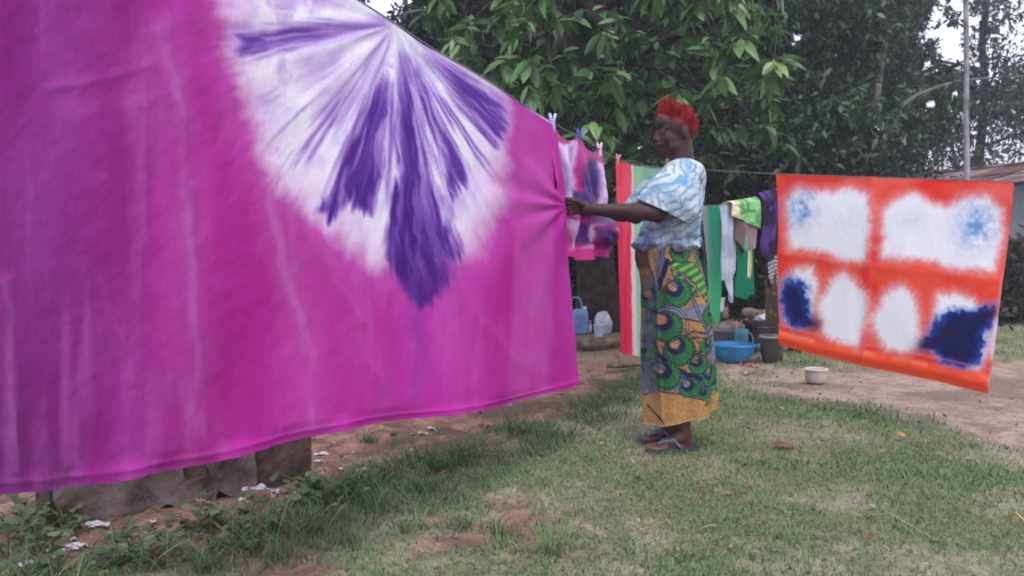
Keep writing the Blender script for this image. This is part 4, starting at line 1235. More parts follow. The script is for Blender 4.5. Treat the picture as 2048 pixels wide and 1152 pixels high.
def clear_gap(P, rr):
    px_, py_ = project(P)
    ok = np.ones(len(P), bool)
    for g in GAPS: ok &= (poly_sdf(px_ + rr.normal(0, 11, len(P)) + 50 * (fbm(px_ / 30, py_ / 30, 2, 5) - .5), py_ + rr.normal(0, 11, len(P)) + 50 * (fbm(px_ / 30, py_ / 30, 2, 6) - .5), g) > 0) | ((fbm(px_ / 22, py_ / 22, 2, 8) > .62) & (rr.uniform(0, 1, len(P)) < .5))
    for hx, hy, hr in HOLES: ok &= np.hypot(px_ - hx, py_ - hy) > hr + 4
    return ok
def crown(parent, centres, radii, nclump, nleaf, size, pal, seed, name='crown', matl=None, tmpl=None, clump_r=.42):
    rr = np.random.default_rng(seed)
    centres = np.asarray(centres, float); radii = np.asarray(radii, float)
    which = rr.integers(0, len(centres), nclump)
    d = unit(rr.normal(0, 1, (nclump, 3))) * (rr.uniform(0, 1, (nclump, 1)) ** .45)
    cc = centres[which] + d * radii[which]
    ci = rr.integers(0, nclump, nleaf)
    P = cc[ci] + rr.normal(0, 1, (nleaf, 3)) * clump_r * np.array([1, 1, .7])
    P[:, 2] = np.abs(P[:, 2] - .03) + .03
    ok = clear_gap(P, rr); P = P[ok]; ci = ci[ok]
    n = len(P)
    D = unit(rr.normal(0, 1, (n, 3)) + np.array([0, 0, -.35])); S, N = leaf_frames(D, np.array([0, 0, 1.0]) + rr.normal(0, .4, D.shape), rr, .5)
    pal = np.array([lin(c) for c in pal])
    ctone = rr.uniform(.7, 1.3, nclump)
    col = pal[rr.integers(0, len(pal), n)] * (ctone[ci] * rr.uniform(.75, 1.25, n))[:, None]
    tm = tmpl or simple_template()
    V, Fs = leaf_batch(P, D, S, N, size * rr.uniform(.7, 1.3, n), tm)
    o = obj(name, child_offset(parent, V), Fs, matl or M_leafdark, parent, colors=np.repeat(col, len(tm[0]), 0))
    o['kind'] = 'stuff'
    return o
DARK = ((38, 52, 38), (46, 62, 44), (32, 44, 36), (52, 66, 46)); MIDG = ((54, 76, 50), (64, 88, 56), (46, 66, 46), (74, 92, 60)); BLUEG = ((40, 56, 50), (50, 68, 60), (34, 48, 44))
def far_tree(x, y, h, rad, label, pal, seed, nleaf=30000, size=.13, tr_r=.16, lean=0.0, name='forest_tree', low=.25):
    t = empty(name, (x, y, 0)); tag(t, label, 'tree', 'trees behind the yard')
    P = [(x + lean * z + .05 * math.sin(z * 2 + seed), y + .04 * math.cos(z * 2), z) for z in np.linspace(-.2, h * .8, 9)]
    MB().tube(P, np.linspace(tr_r, tr_r * .45, 9), 8).build('trunk', M_bark, t)
    cs = [(x + lean * h * .6, y, h * .62), (x - rad * .55, y + .2, h * .5), (x + rad * .55, y - .2, h * .52), (x + lean * h, y, h * .84), (x, y, h * low + .4)]
    rs = [(rad, rad * .8, h * .30), (rad * .65, rad * .6, h * .26), (rad * .65, rad * .6, h * .26), (rad * .8, rad * .7, h * .22), (rad * .75, rad * .6, h * .22)]
    rr = np.random.default_rng(seed + 400)
    bm2 = MB()
    for k in range(9):
        z0 = h * rr.uniform(.3, .75); a = rr.uniform(0, 6.28); ll = rad * rr.uniform(.5, .9)
        bm2.tube([(x + lean * z0, y, z0), (x + lean * z0 + ll * .5 * math.cos(a), y + ll * .5 * math.sin(a), z0 + .35), (x + lean * z0 + ll * math.cos(a), y + ll * math.sin(a), z0 + .8)], [.05, .035, .015], 5)
    bm2.build('branches', M_bark, t)
    crown(t, cs, rs, 95, nleaf, size, pal, seed)
    return t
far_tree(-4.6, 13.5, 9.5, 2.8, 'tall dark tree in the thicket, left of the sky gap', DARK, 31)
far_tree(-.4, 13.0, 8.5, 2.6, 'dark tree standing directly behind the broad leaved tree', DARK, 32)
far_tree(.8, 12.2, 6.5, 2.0, 'smaller dark tree close behind the broad leaved trunk', DARK, 40, 20000)
far_tree(2.6, 13.6, 9.0, 2.6, 'dark dense tree behind the red haired woman', DARK, 33)
far_tree(5.2, 14.6, 9.5, 2.6, 'dark bluish tree behind the pale forked trunk', BLUEG, 34, 30000)
far_tree(8.6, 21.5, 11.0, 3.2, 'loose tree with pale sky showing through, behind the tin roof', BLUEG, 35, 30000, .16)
far_tree(12.6, 23.0, 10.5, 3.4, 'green tree standing over the tin roofed house', MIDG, 36, 26000, .16)
far_tree(-8.5, 15.5, 10, 3.0, 'tall dark tree at the far end behind the magenta cloth', DARK, 37, 16000, .17)
far_tree(1.2, 18.5, 12, 3.2, 'tall tree rising deep in the thicket behind the trees', DARK, 38, 22000, .2)
far_tree(6.6, 18.8, 9.5, 2.6, 'slim leafy tree between the bluish tree and the house', MIDG, 39, 20000, .15, low=.45)

def bush(x, y, h, rad, label, pal, seed, nleaf=5000, size=.13, name='bush', group='bushes along the back of the yard', cat='bush'):
    t = empty(name, (x, y, 0)); tag(t, label, cat, group)
    rr = np.random.default_rng(seed + 900); b = MB()
    for k in range(7):
        a = rr.uniform(0, 6.28); ll = rad * rr.uniform(.3, .8)
        b.tube([(x + .05 * math.cos(a), y + .05 * math.sin(a), -.05), (x + ll * .4 * math.cos(a), y + ll * .4 * math.sin(a), h * .45), (x + ll * math.cos(a), y + ll * math.sin(a), h * .85)], [.022, .016, .006], 5)
    b.build('stems', M_bark, t)
    crown(t, [(x, y, h * .42), (x - rad * .4, y, h * .36), (x + rad * .4, y, h * .5)], [(rad, rad * .8, h * .46), (rad * .6, rad * .5, h * .36), (rad * .6, rad * .5, h * .42)], 45, nleaf, size, pal, seed, clump_r=.2)
    return t
BROWN = ((62, 54, 46), (74, 60, 52), (52, 48, 42), (58, 66, 48))
bush(-2.6, 11.2, 2.2, 1.2, 'dark bush behind the magenta cloth, beside the far trees', DARK, 51)
bush(-5.0, 11.8, 2.4, 1.6, 'wide dark bush hidden behind the magenta cloth', DARK, 62, 7000)
bush(-7.8, 12.4, 2.2, 1.6, 'dark bush at the far end of the thicket', DARK, 63, 7000)
far_tree(-6.6, 17.5, 9, 3.0, 'tree deep in the thicket behind the wide bush', DARK, 64, 14000, .2)
bush(-.6, 11.0, 2.4, 1.2, 'dark bush left of the broad leaved trunk', DARK, 52)
bush(1.1, 10.9, 2.3, 1.0, 'brownish bush behind the blue jerrycan', BROWN, 53, 6000)
bush(1.75, 11.7, 3.3, 1.2, 'tall dark bush behind the red haired woman', DARK, 60, 7000)
bush(2.35, 11.0, 2.6, 1.1, 'dark bush behind the hanging shirts', DARK, 54, 6000)
bush(3.7, 11.0, 2.7, 1.1, 'dark green bush behind the purple garment', DARK, 55, 6000)
bush(5.6, 11.6, 1.5, 1.1, 'dark bush behind the orange cloth', DARK, 56, 5000)
bush(6.15, 10.4, 1.02, .42, 'low dark reddish leaved bush beside the pale house wall', ((70, 48, 48), (54, 44, 46), (60, 62, 48)), 57, 1500, .15, cat='shrub')
bush(6.75, 10.9, .95, .45, 'low yellowish green shrub next to the reddish bush', ((112, 110, 66), (92, 98, 60), (70, 80, 52)), 58, 1300, .16, cat='shrub')
bush(5.35, 10.2, .9, .4, 'low dark shrub mostly behind the edge of the orange cloth', DARK, 59, 1200, .13, cat='shrub')

# slim forked tree with pale bark behind the orange cloth
st = empty('slim_tree', (4.55, 10.9, 0)); tag(st, 'slim forked tree with pale mottled bark behind the orange cloth', 'tree')
M_pale = mat('pale_bark', tuple(lin((112, 108, 108))), tuple(lin((48, 44, 44))), scale=7, rough=.9, bump=.6, bscale=30, contrast=(.42, .6))
g0 = at(1728, 640, 10.9); g0[2] = -.1
P = np.array([g0] + [at(a, b, 10.9) for a, b in ((1728, 430), (1730, 340), (1742, 250), (1752, 200), (1762, 130), (1780, 40), (1800, -60), (1815, -200))])
MB().tube(P, [.085, .075, .062, .055, .05, .046, .042, .036, .02], 8).build('trunk', M_pale, st)
P = np.array([at(1729, 385, 10.9)] + [at(a, b, 10.6) for a, b in ((1748, 335), (1772, 285), (1792, 238), (1806, 208), (1835, 190), (1880, 172), (1930, 160), (2000, 154), (2070, 152))])
MB().tube(P, [.05, .042, .038, .035, .032, .026, .02, .015, .010, .006], 8).build('limb', M_pale, st)
crown(st, [at(1640, 210, 10.8), at(1700, 60, 11.2), at(1620, 40, 11.0), at(1780, -60, 11.2), at(1600, 300, 10.4), at(1810, 230, 11.3), at(1690, 270, 10.6)],
      [(.7, .5, .5), (.8, .6, .6), (.6, .5, .5), (1.0, .7, .7), (.45, .4, .3), (.5, .4, .35), (.5, .4, .35)], 90, 11000, .12, ((58, 82, 54), (68, 94, 58), (46, 68, 48), (52, 74, 56)), 61, matl=M_leaf, clump_r=.25)

# ================================================================== TIN ROOFED HOUSE
e0 = np.array([9.35, 14.3]); along = np.array([-.25, .968]); out = np.array([.968, .25])
house = empty('house', (float(e0[0]), float(e0[1]), 0)); tag(house, 'low house with pale blue grey walls and rusty corrugated tin roof', 'house')
M_wall = mat('pale_plaster', tuple(lin((196, 210, 222))), tuple(lin((172, 186, 200))), scale=2.5, rough=.9, bump=.2, bscale=40)
M_tin = mat('rusty_tin', tuple(lin((146, 130, 128))), tuple(lin((92, 58, 50))), scale=1.1, rough=.5, spec=.5, bump=.2, bscale=20, contrast=(.44, .58))
def hpt(s, o, z): q = e0 + along * s + out * o; return (q[0], q[1], z)
def prism(lst, name, m, parent):
    b = MB(); n = len(lst) // 2
    b.add(np.array(lst), [tuple(range(n - 1, -1, -1)), tuple(range(n, 2 * n))] + [(i, (i + 1) % n, n + (i + 1) % n, n + i) for i in range(n)])
    return b.build(name, m, parent, sm=False)
HL = 7.4
prism([hpt(.2, .15, -.1), hpt(HL, .15, -.1), hpt(HL, .62, -.1), hpt(.2, .62, -.1), hpt(.2, .15, 2.0), hpt(HL, .15, 2.0), hpt(HL, .62, 2.06), hpt(.2, .62, 2.06)], 'wall', M_wall, house)
prism([hpt(.2, 3.2, -.1), hpt(HL, 3.2, -.1), hpt(HL, 3.4, -.1), hpt(.2, 3.4, -.1), hpt(.2, 3.2, 2.06), hpt(HL, 3.2, 2.06), hpt(HL, 3.4, 2.06), hpt(.2, 3.4, 2.06)], 'wall', M_wall, house)
for s0 in (.2, HL - .2):
    prism([hpt(s0, .625, -.1), hpt(s0 + .2, .625, -.1), hpt(s0 + .2, 3.195, -.1), hpt(s0, 3.195, -.1), hpt(s0, .625, 2.05), hpt(s0 + .2, .625, 2.05), hpt(s0 + .2, 3.195, 2.05), hpt(s0, 3.195, 2.05)], 'wall', M_wall, house)
def roof_sheet(s0, s1, o0, o1, z0, z1, dz):
    ns, no = 36, 4
    s = np.linspace(s0, s1, ns)[:, None]; o = np.linspace(0, 1, no)[None]
    z = z0 + (z1 - z0) * o + .012 * np.sin(s * 80) + dz
    oo = o0 + (o1 - o0) * o + 0 * s
    X = e0[0] + along[0] * s + out[0] * oo; Yh = e0[1] + along[1] * s + out[1] * oo
    V = np.stack([X, Yh, z], -1).reshape(-1, 3)
    f = grid_faces(ns, no)
    V2 = np.concatenate([V, V - np.array([0, 0, .004])]); f2 = np.concatenate([f, f[:, ::-1] + len(V)])
    obj('roof_sheet', child_offset(house, V2), f2, M_tin, house)
rr = np.random.default_rng(8)
for k in range(10):
    roof_sheet(-.2 + .78 * k, -.2 + .78 * k + .82, -.05, 1.0, 2.02, 2.27, .012 + .012 * (k % 2) + rr.uniform(0, .006))
    roof_sheet(-.2 + .78 * k, -.2 + .78 * k + .82, .92, 1.95, 2.25, 2.5, .04 + .012 * (k % 2) + rr.uniform(0, .006))
    roof_sheet(-.2 + .78 * k, -.2 + .78 * k + .82, 1.9, 3.9, 2.5, 2.02, .03 + .012 * (k % 2))
MB().tube([hpt(-.25, 1.92, 2.545), hpt(7.7, 1.92, 2.545)], .06, 8).build('ridge_cap', M_tin, house)

# tall thin pole
pp = np.array([at(1932, y_, 7.0) for y_ in np.linspace(721, -190, 12)]); pp[:, 0] += np.random.default_rng(2).normal(0, .006, 12); pp[0, 2] = -.1
tag(MB().tube(pp, np.linspace(.026, .019, 12), 8).build('tall_pole', mat('grey_pole', tuple(lin((150, 150, 158))), tuple(lin((104, 100, 104))), scale=9, rough=.8)),
    'tall thin pale pole rising behind the orange cloth', 'pole')

# ================================================================== LOW LINE WITH CLOTHES
C0 = np.array([POST[0], POST[1], 1.235]); C1 = np.array([2.21, 7.0, 1.40])
rope('clothes_line', np.array([C0 + (C1 - C0) * t - np.array([0, 0, .05 * math.sin(math.pi * t)]) for t in np.linspace(0, 1, 20)]), .003, 'low clothes line hung with shirts behind the woman')
tag(MB().tube([(2.215, 7.0, z) for z in np.linspace(-.1, 1.44, 6)], np.linspace(.03, .024, 6), 8).build('line_stake', M_wood), 'rough wooden stake at the end of the low clothes line', 'post')
def lineC(px_):
    """point of the low line on the given photo column"""
    k = (np.asarray(px_, float) - 1024) / F
    t = (k * C0[1] - C0[0]) / ((C1[0] - C0[0]) - k * (C1[1] - C0[1]))
    P = C0 + (C1 - C0) * t[..., None]
    P[..., 2] -= .05 * np.sin(np.pi * np.clip(t, 0, 1))
    return P
nC = np.array([(C1 - C0)[1], -(C1 - C0)[0], 0]); nC /= np.linalg.norm(nC)
def hang(name, label, x0, x1, bot, dye, matl, seed, off=.0, bx=(0, 0), amp=.02, freq=9, back=.7, topdy=0.0, nu=70, nv=80, cat='clothes'):
    S0 = np.linspace(0, 1, nu)[:, None]; T = np.linspace(-back, 1, nv)[None]
    top = lineC(x0 + (x1 - x0) * S0[:, 0])
    top[:, 2] += .004 + off * .3 + topdy
    tpx, tpy = project(top)
    bpx = x0 + (x1 - x0) * S0 + bx[0] * (1 - S0) + bx[1] * S0
    bpy = sinterp(S0.ravel(), bot)[:, None]
    A = np.abs(T)
    px_ = tpx[:, None] * (1 - A) + bpx * A; py_ = tpy[:, None] * (1 - A) + bpy * A
    P = at(px_, py_, top[:, 1][:, None] + 0 * T)
    sgn = np.tanh(T * 9)
    fd = amp * np.sin(S0 * freq * 2 + 1.5 * A + seed) * A + .03 * (fbm(S0 * 6 + seed, A * 3, 3, seed) - .5) * (.2 + A)
    P = P + nC * ((off + .012) * sgn + fd * 1.0)[..., None]
    c = dye(px_, py_, S0 + 0 * T, A + 0 * S0)
    return tag(obj(name, P.reshape(-1, 3), grid_faces(nu, nv), matl, colors=c.reshape(-1, 3)), label, cat)
flat = lambda c, c2=None, sc=18: (lambda px_, py_, s, t: mixc(lin(c) + 0 * px_[..., None], lin(c2 or tuple(.8 * v for v in c)), smooth(.35, .65, fbm(px_ / sc, py_ / sc, 3, 5))))
hang('green_cloth', 'long green cloth with grey edge hanging behind the woman', 1396, 1438, [(0, 560), (.4, 640), (.75, 652), (1, 640)],
     lambda px_, py_, s, t: mixc(mixc(lin((120, 134, 138)) + 0 * px_[..., None], lin((28, 128, 98)), smooth(.2, .55, s)), lin((64, 168, 104)), smooth(.45, .9, t) * .7), M_cotton, 1, bx=(18, 2), amp=.015, freq=5, cat='cloth')
hang('white_garment', 'crumpled white garment hanging next to the green cloth', 1437, 1470, [(0, 560), (.25, 556), (.45, 520), (.6, 588), (.85, 592), (1, 540)],
     flat((190, 198, 214), (164, 174, 194), 22), M_cotton, 2, bx=(0, -6), amp=.03, freq=8, back=.8)
hang('printed_shirt', 'green shirt with yellow print hanging lowest on the low line', 1470, 1506, [(0, 592), (.5, 598), (1, 588)],
     lambda px_, py_, s, t: mixc(mixc(mixc(lin((20, 116, 86)) + 0 * px_[..., None], lin((110, 190, 150)), smooth(.52, .47, t) * .8), lin((216, 206, 84)), smooth(.1, .06, np.abs(s - .78)) * smooth(.45, .5, t) * smooth(.82, .78, t)), lin((220, 226, 226)), smooth(.05, .03, np.abs(s - .62)) * smooth(.45, .5, t) * smooth(.8, .76, t)), M_cotton, 3, off=.0, amp=.012, freq=4, back=.5)
hang('pink_garment', 'dusty pink and brown garment folded over the printed shirt', 1464, 1511, [(0, 478), (.3, 505), (.6, 500), (1, 480)], flat((148, 124, 128), (112, 92, 96), 30), M_cotton, 4, off=.02, amp=.022, freq=6, back=.9)
hang('lime_shirt', 'bright lime green shirt lying on top of the pink garment', 1452, 1507, [(0, 432), (.35, 440), (.6, 446), (1, 458)],
     lambda px_, py_, s, t: mixc(mixc(lin((150, 206, 140)) + 0 * px_[..., None], lin((92, 160, 100)), smooth(.5, .6, fbm(px_ / 9, py_ / 9, 2, 9))), lin((226, 214, 180)), smooth(.3, .15, s)), M_cotton, 5, off=.036, amp=.012, freq=4, back=.9, topdy=.01)
hang('brown_wrapper', 'dark brown patterned wrapper hanging under the striped cloth', 1524, 1556, [(0, 640), (.5, 650), (1, 645)],
     lambda px_, py_, s, t: mixc(mixc(lin((66, 52, 44)) + 0 * px_[..., None], lin((120, 92, 48)), smooth(.58, .68, fbm(px_ / 7, py_ / 10, 2, 13))), lin((46, 30, 36)), smooth(.6, .9, s)), M_cotton, 6, amp=.018, freq=5, back=.6)
hang('striped_cloth', 'black and white striped cloth beside the orange cloth', 1526, 1558, [(0, 556), (.3, 566), (1, 572)],
     lambda px_, py_, s, t: mixc(lin((40, 28, 44)) + 0 * px_[..., None], mixc(lin((34, 32, 40)) + 0 * px_[..., None], lin((200, 204, 212)), smooth(-.1, .3, np.sin((py_ + .35 * (px_ - 1540)) * .76))), smooth(505, 515, py_ - (1556 - px_) * .2)), M_cotton, 7, off=.02, amp=.010, freq=3, back=.6)
hang('purple_garment', 'deep purple garment hung over the striped cloth', 1513, 1552, [(0, 488), (.3, 520), (.6, 512), (1, 490)],
     lambda px_, py_, s, t: mixc(lin((84, 60, 128)) + 0 * px_[..., None], lin((46, 28, 60)), np.maximum(smooth(.35, .65, fbm(px_ / 8, py_ / 26, 3, 15)), smooth(.75, 1, t))), M_cotton, 8, off=.036, amp=.02, freq=5, bx=(-4, 2), back=.8, topdy=.03)

# ================================================================== YARD THINGS
def g(px_, py_):
    p = on_ground(px_, py_); p[2] = float(gz(p[0], p[1], False)); return p
def vessel(name, label, cat, p, r_top, r_bot, h, c, rim=.008, wall=.006, rough=.4, rim_c=None, rz=0, tilt=0.0, handle=False, group=None):
    root = empty(name, tuple(float(v) for v in p)); tag(root, label, cat, group)
    m = mat(name + '_plastic', tuple(lin(c)), tuple(lin(tuple(.82 * v for v in c))), scale=6, rough=rough, spec=.45)
    mid = (r_top * (.86 if r_bot < .75 * r_top else .7) + r_bot * (.14 if r_bot < .75 * r_top else .3))
    prof = [(r_bot * .02, 0), (r_bot * .9, 0), (r_bot, .008), (r_bot + (mid - r_bot) * .75, h * .5), (mid + (r_top - mid) * .6, h * .9), (r_top, h), (r_top - wall, h), (mid - wall, h * .85), (r_bot + (mid - r_bot) * .7 - wall, h * .5), (r_bot - wall, .02), (r_bot * .02, .016)]
    MB().lathe(prof, sides=40).build('bowl', m, root, world=False)
    th = np.linspace(0, 2 * math.pi, 41)
    mr = m if rim_c is None else mat(name + '_rim', tuple(lin(rim_c)), scale=10, rough=.45)
    MB().tube(np.stack([(r_top + rim * .2) * np.cos(th), (r_top + rim * .2) * np.sin(th), np.full(41, h)], -1), rim * .7, 7, cap=False).build('rim', mr, root, world=False)
    if handle:
        a = np.linspace(0, math.pi, 13)
        MB().tube(np.stack([r_top * np.cos(a), 0 * a - .01, h - .01 - r_top * .55 * np.sin(a) * .3 + .01 * np.sin(a)], -1) + np.array([0, -r_top * .0, 0]), .0035, 6).build('handle', M_steel, root, world=False)
    root.rotation_euler = (tilt, 0, rz)
    return root
vessel('plastic_basin', 'bright blue plastic basin on the ground behind the woman', 'basin', g(1466, 722), .185, .12, .135, (44, 140, 196), rim=.012)
vessel('washing_pot', 'dull grey metal pot behind the blue basin', 'pot', g(1446, 697), .17, .14, .17, (96, 92, 98), rough=.5)
jug = empty('plastic_jug', tuple(g(1482, 706))); tag(jug, 'teal plastic jug standing between the blue basin and the grey pot', 'jug')
M_teal = mat('teal_plastic', tuple(lin((84, 142, 166))), scale=8, rough=.4)
MB().lathe([(.002, 0), (.055, 0), (.062, .05), (.058, .17), (.062, .22), (.056, .22), (.052, .16), (.002, .02)], sides=24).build('body', M_teal, jug, world=False)
a = np.linspace(-.2, math.pi + .2, 12)
MB().tube(np.stack([.058 + .045 * np.sin(a), 0 * a, .12 + .07 * np.cos(a)], -1), .008, 7).build('handle', M_teal, jug, world=False)
vessel('old_bucket', 'dark grey bucket with pale rim beside the orange cloth corner', 'bucket', g(1541, 725), .092, .066, .21, (64, 62, 62), rim_c=(150, 142, 138), rim=.012, handle=True)
vessel('food_tub', 'small empty cream plastic tub alone on the bare earth', 'tub', g(1631, 766), .072, .068, .092, (186, 176, 168), rim_c=(226, 214, 188), rough=.5)

bench = empty('low_bench', tuple(g(1545, 702))); tag(bench, 'low dark wooden bench behind the old bucket', 'bench')
M_dwood = mat('dark_wood', tuple(lin((62, 50, 48))), tuple(lin((36, 30, 30))), scale=12, rough=.85, bump=.4)
MB().box((0, 0, .255), (.24, .13, .018)).build('seat', M_dwood, bench, sm=False, world=False)
for sx in (-1, 1):
    for sy in (-1, 1):
        MB().box((sx * .2, sy * .095, .118), (.022, .022, .118)).build('leg', M_dwood, bench, sm=False, world=False)
MB().box((0, -.125, .2), (.178, .010, .03)).build('rail', M_dwood, bench, sm=False, world=False)

M_sack = mat('white_sack', tuple(lin((206, 204, 214))), tuple(lin((160, 158, 172))), scale=14, rough=.6, bump=.6, bscale=18)
def lump(name, label, cat, p, size, m, seed, n=18, group=None, rough_=.45, flat_=.7):
    rr = np.random.default_rng(seed)
    th = np.linspace(0, math.pi, n); ph = np.linspace(0, 2 * math.pi, 2 * n, endpoint=False)
    Tm, Pm = np.meshgrid(th, ph, indexing='ij')
    d = np.stack([np.sin(Tm) * np.cos(Pm), np.sin(Tm) * np.sin(Pm), np.cos(Tm)], -1)
    k = 1 + rough_ * 2 * (fbm(d[..., 0] * 2 + seed * 3.1 + d[..., 2], d[..., 1] * 2 - d[..., 2] * 1.7 + seed, 4, seed) - .5)
    V = d * k[..., None] * np.asarray(size)
    V[..., 2] = np.maximum(V[..., 2] + size[2] * flat_, 0)
    f = grid_faces(n, 2 * n); wrapf = np.stack([np.arange(n - 1) * 2 * n + 2 * n - 1, (np.arange(n - 1) + 1) * 2 * n + 2 * n - 1, (np.arange(n - 1) + 1) * 2 * n, np.arange(n - 1) * 2 * n], -1)
    o = obj(name, V.reshape(-1, 3), np.concatenate([f, wrapf])[:, ::-1], m, loc=tuple(float(v) for v in p), rot=(0, 0, rr.uniform(0, 6)))
    return tag(o, label, cat, group)
bp_ = np.array(bench.location)
lump('plastic_bag', 'crumpled white plastic bag lying on the low bench', 'bag', bp_ + np.array([-.07, 0, .272]), (.09, .07, .04), M_sack, 3)
lump('plastic_bag', 'small white plastic bag on the earth between pot and bench', 'bag', g(1497, 690), (.05, .04, .025), M_sack, 4)

# heap of stones behind the basins
M_stone = mat('grey_stone', tuple(lin((146, 134, 128))), tuple(lin((88, 76, 74))), scale=6, rough=.95, bump=.7, bscale=16)
M_stone2 = mat('brown_stone', tuple(lin((138, 112, 100))), tuple(lin((88, 70, 64))), scale=6, rough=.95, bump=.7, bscale=16)
rs = np.random.default_rng(44)
for k in range(34):
    lay = 0 if k < 16 else (1 if k < 27 else 2)
    x = rs.uniform(1.98, 2.62) if lay == 0 else rs.uniform(2.02, 2.56)
    y = rs.uniform(8.1, 8.5) if lay == 0 else rs.uniform(8.18, 8.45)
    z = (-.01, .11, .22)[lay]
    lump('stone', 'rough stone in the heap behind the basins', 'stone', (x, y, z), (rs.uniform(.06, .1), rs.uniform(.05, .09), rs.uniform(.05, .075)), (M_stone, M_stone2)[k % 2], 100 + k, 9, 'stones heaped behind the basins', .35, .75)
vessel('white_bucket', 'small white bucket standing on the stone heap', 'bucket', (2.03, 8.3, .30), .05, .04, .13, (214, 218, 226))

# things past the raised arm
can = empty('jerrycan', tuple(g(1160, 669))); tag(can, 'faded blue jerrycan with a tall handle beside the magenta cloth', 'jerrycan')
M_blue = mat('faded_blue', tuple(lin((112, 146, 186))), tuple(lin((84, 116, 158))), scale=7, rough=.5)
b = MB()
ring = lambda hx, hy, z: [(hx * np.sign(math.cos(t)) * abs(math.cos(t)) ** .35, hy * np.sign(math.sin(t)) * abs(math.sin(t)) ** .35, z) for t in np.linspace(0, 2 * math.pi, 24, endpoint=False)]
rings = [ring(.075, .055, 0), ring(.085, .065, .015), ring(.085, .065, .21), ring(.075, .055, .25), ring(.035, .03, .27)]
V = np.array([v for q in rings for v in q]); fs = [(i * 24 + k, i * 24 + (k + 1) % 24, (i + 1) * 24 + (k + 1) % 24, (i + 1) * 24 + k) for i in range(4) for k in range(24)]
b.add(V, fs + [tuple(range(23, -1, -1)), tuple(96 + k for k in range(24))]).build('body', M_blue, can, world=False)
MB().tube([(-.10, 0, .24), (-.10, 0, .37), (-.075, 0, .385), (-.02, 0, .385), (.0, 0, .36), (.03, 0, .25)], .011, 8).build('handle', M_blue, can, world=False)
MB().lathe([(.002, .29), (.02, .29), (.022, .262), (.022, .25)], c=(.045, 0, 0), sides=14).build('cap', mat('white_cap', tuple(lin((200, 200, 206))), rough=.4), can, world=False)
vessel('pale_bucket', 'small bluish white bucket in front of the white sack', 'bucket', g(1198, 676), .056, .046, .12, (178, 184, 204))
lump('white_sack', 'crumpled white sack slumped behind the bluish bucket', 'sack', g(1207, 669), (.11, .09, .14), M_sack, 9)
lump('white_rag', 'white rag heap beside the red wrapper cloth', 'rag', g(1231, 662), (.06, .06, .12), M_sack, 10)
bt = empty('small_bottle', tuple(g(1180, 668))); tag(bt, 'small violet and white bottle beside the blue jerrycan', 'bottle')
MB().lathe([(.002, 0), (.022, 0), (.024, .02), (.024, .08), (.012, .10), (.012, .115), (.002, .115)], sides=16).build('body', mat('violet_bottle', tuple(lin((180, 150, 196))), tuple(lin((220, 214, 226))), scale=20, rough=.35), bt, world=False)
MB().lathe([(.002, .116), (.014, .116), (.014, .135), (.002, .135)], sides=12).build('cap', M_sack, bt, world=False)
def log(name, label, a, b_, r0, r1, m, seed):
    rr = np.random.default_rng(seed); a = np.array(a, float); b_ = np.array(b_, float)
    a[2] = gz(a[0], a[1]) + r0 * .7; b_[2] = gz(b_[0], b_[1]) + r1 * .7
    P = [a + (b_ - a) * t + rr.normal(0, .008, 3) for t in np.linspace(0, 1, 9)]
    return tag(MB().tube(P, np.linspace(r0, r1, 9) * rr.uniform(.85, 1.15, 9), 9).build(name, m), label, 'log')
log('fallen_log', 'weathered log lying on the ground below the white sack', g(1150, 700), g(1246, 692), .05, .04, M_wood, 1)
log('fallen_log', 'thin forked log just behind the thicker log', g(1170, 690), g(1252, 683), .03, .022, M_wood, 2)
log('fallen_branch', 'straight grey branch lying under the red wrapper cloth', g(1212, 735), g(1300, 728), .02, .016, M_wood, 3)
log('red_stick', 'thin reddish stick lying in front of the blue basin', g(1478, 728), g(1512, 735), .006, .005, mat('red_stick_mat', tuple(lin((150, 70, 66))), rough=.8), 4)

# ================================================================== BROKEN PLASTERED WALL UNDER THE BIG CLOTH
w0 = on_ground(95, 1046); w1 = on_ground(628, 938)
wd = (w1 - w0)[:2]; wl = np.linalg.norm(wd); wd /= wl; wo = np.array([-wd[1], wd[0]])
ruin = empty('ruined_wall', (float(w0[0]), float(w0[1]), 0)); tag(ruin, 'broken low wall with patchy grey plaster beneath the magenta cloth', 'wall')
M_mud = mat('mud_block', tuple(lin((92, 76, 68))), tuple(lin((48, 40, 40))), scale=7, rough=.97, bump=.9, bscale=22)
M_plast = mat('old_plaster', tuple(lin((124, 114, 110))), tuple(lin((58, 46, 42))), scale=6, rough=.95, bump=.5, bscale=30)
rw = np.random.default_rng(17)
nb = int(wl / .36)
for lay in range(2):
    for k in range(nb + 1):
        x0 = k * .36 - (.18 if lay else 0); x1 = min(x0 + .35, wl)
        x0 = max(x0, 0)
        if x1 - x0 < .08: continue
        cx = (x0 + x1) / 2; c = w0[:2] + wd * cx + wo * (.085 + rw.uniform(-.012, .012))
        hb = .105
        V = MB().box((0, 0, 0), ((x1 - x0) / 2 - .006, .075, hb - .006)); vv = V.v[0]
        vv = vv + rw.normal(0, .006, vv.shape)
        obj('block', vv, V.f, M_mud, ruin, sm=False, loc=(float(c[0] - w0[0]), float(c[1] - w0[1]), lay * .212 + hb - .05), rot=(0, 0, math.atan2(wd[1], wd[0])))
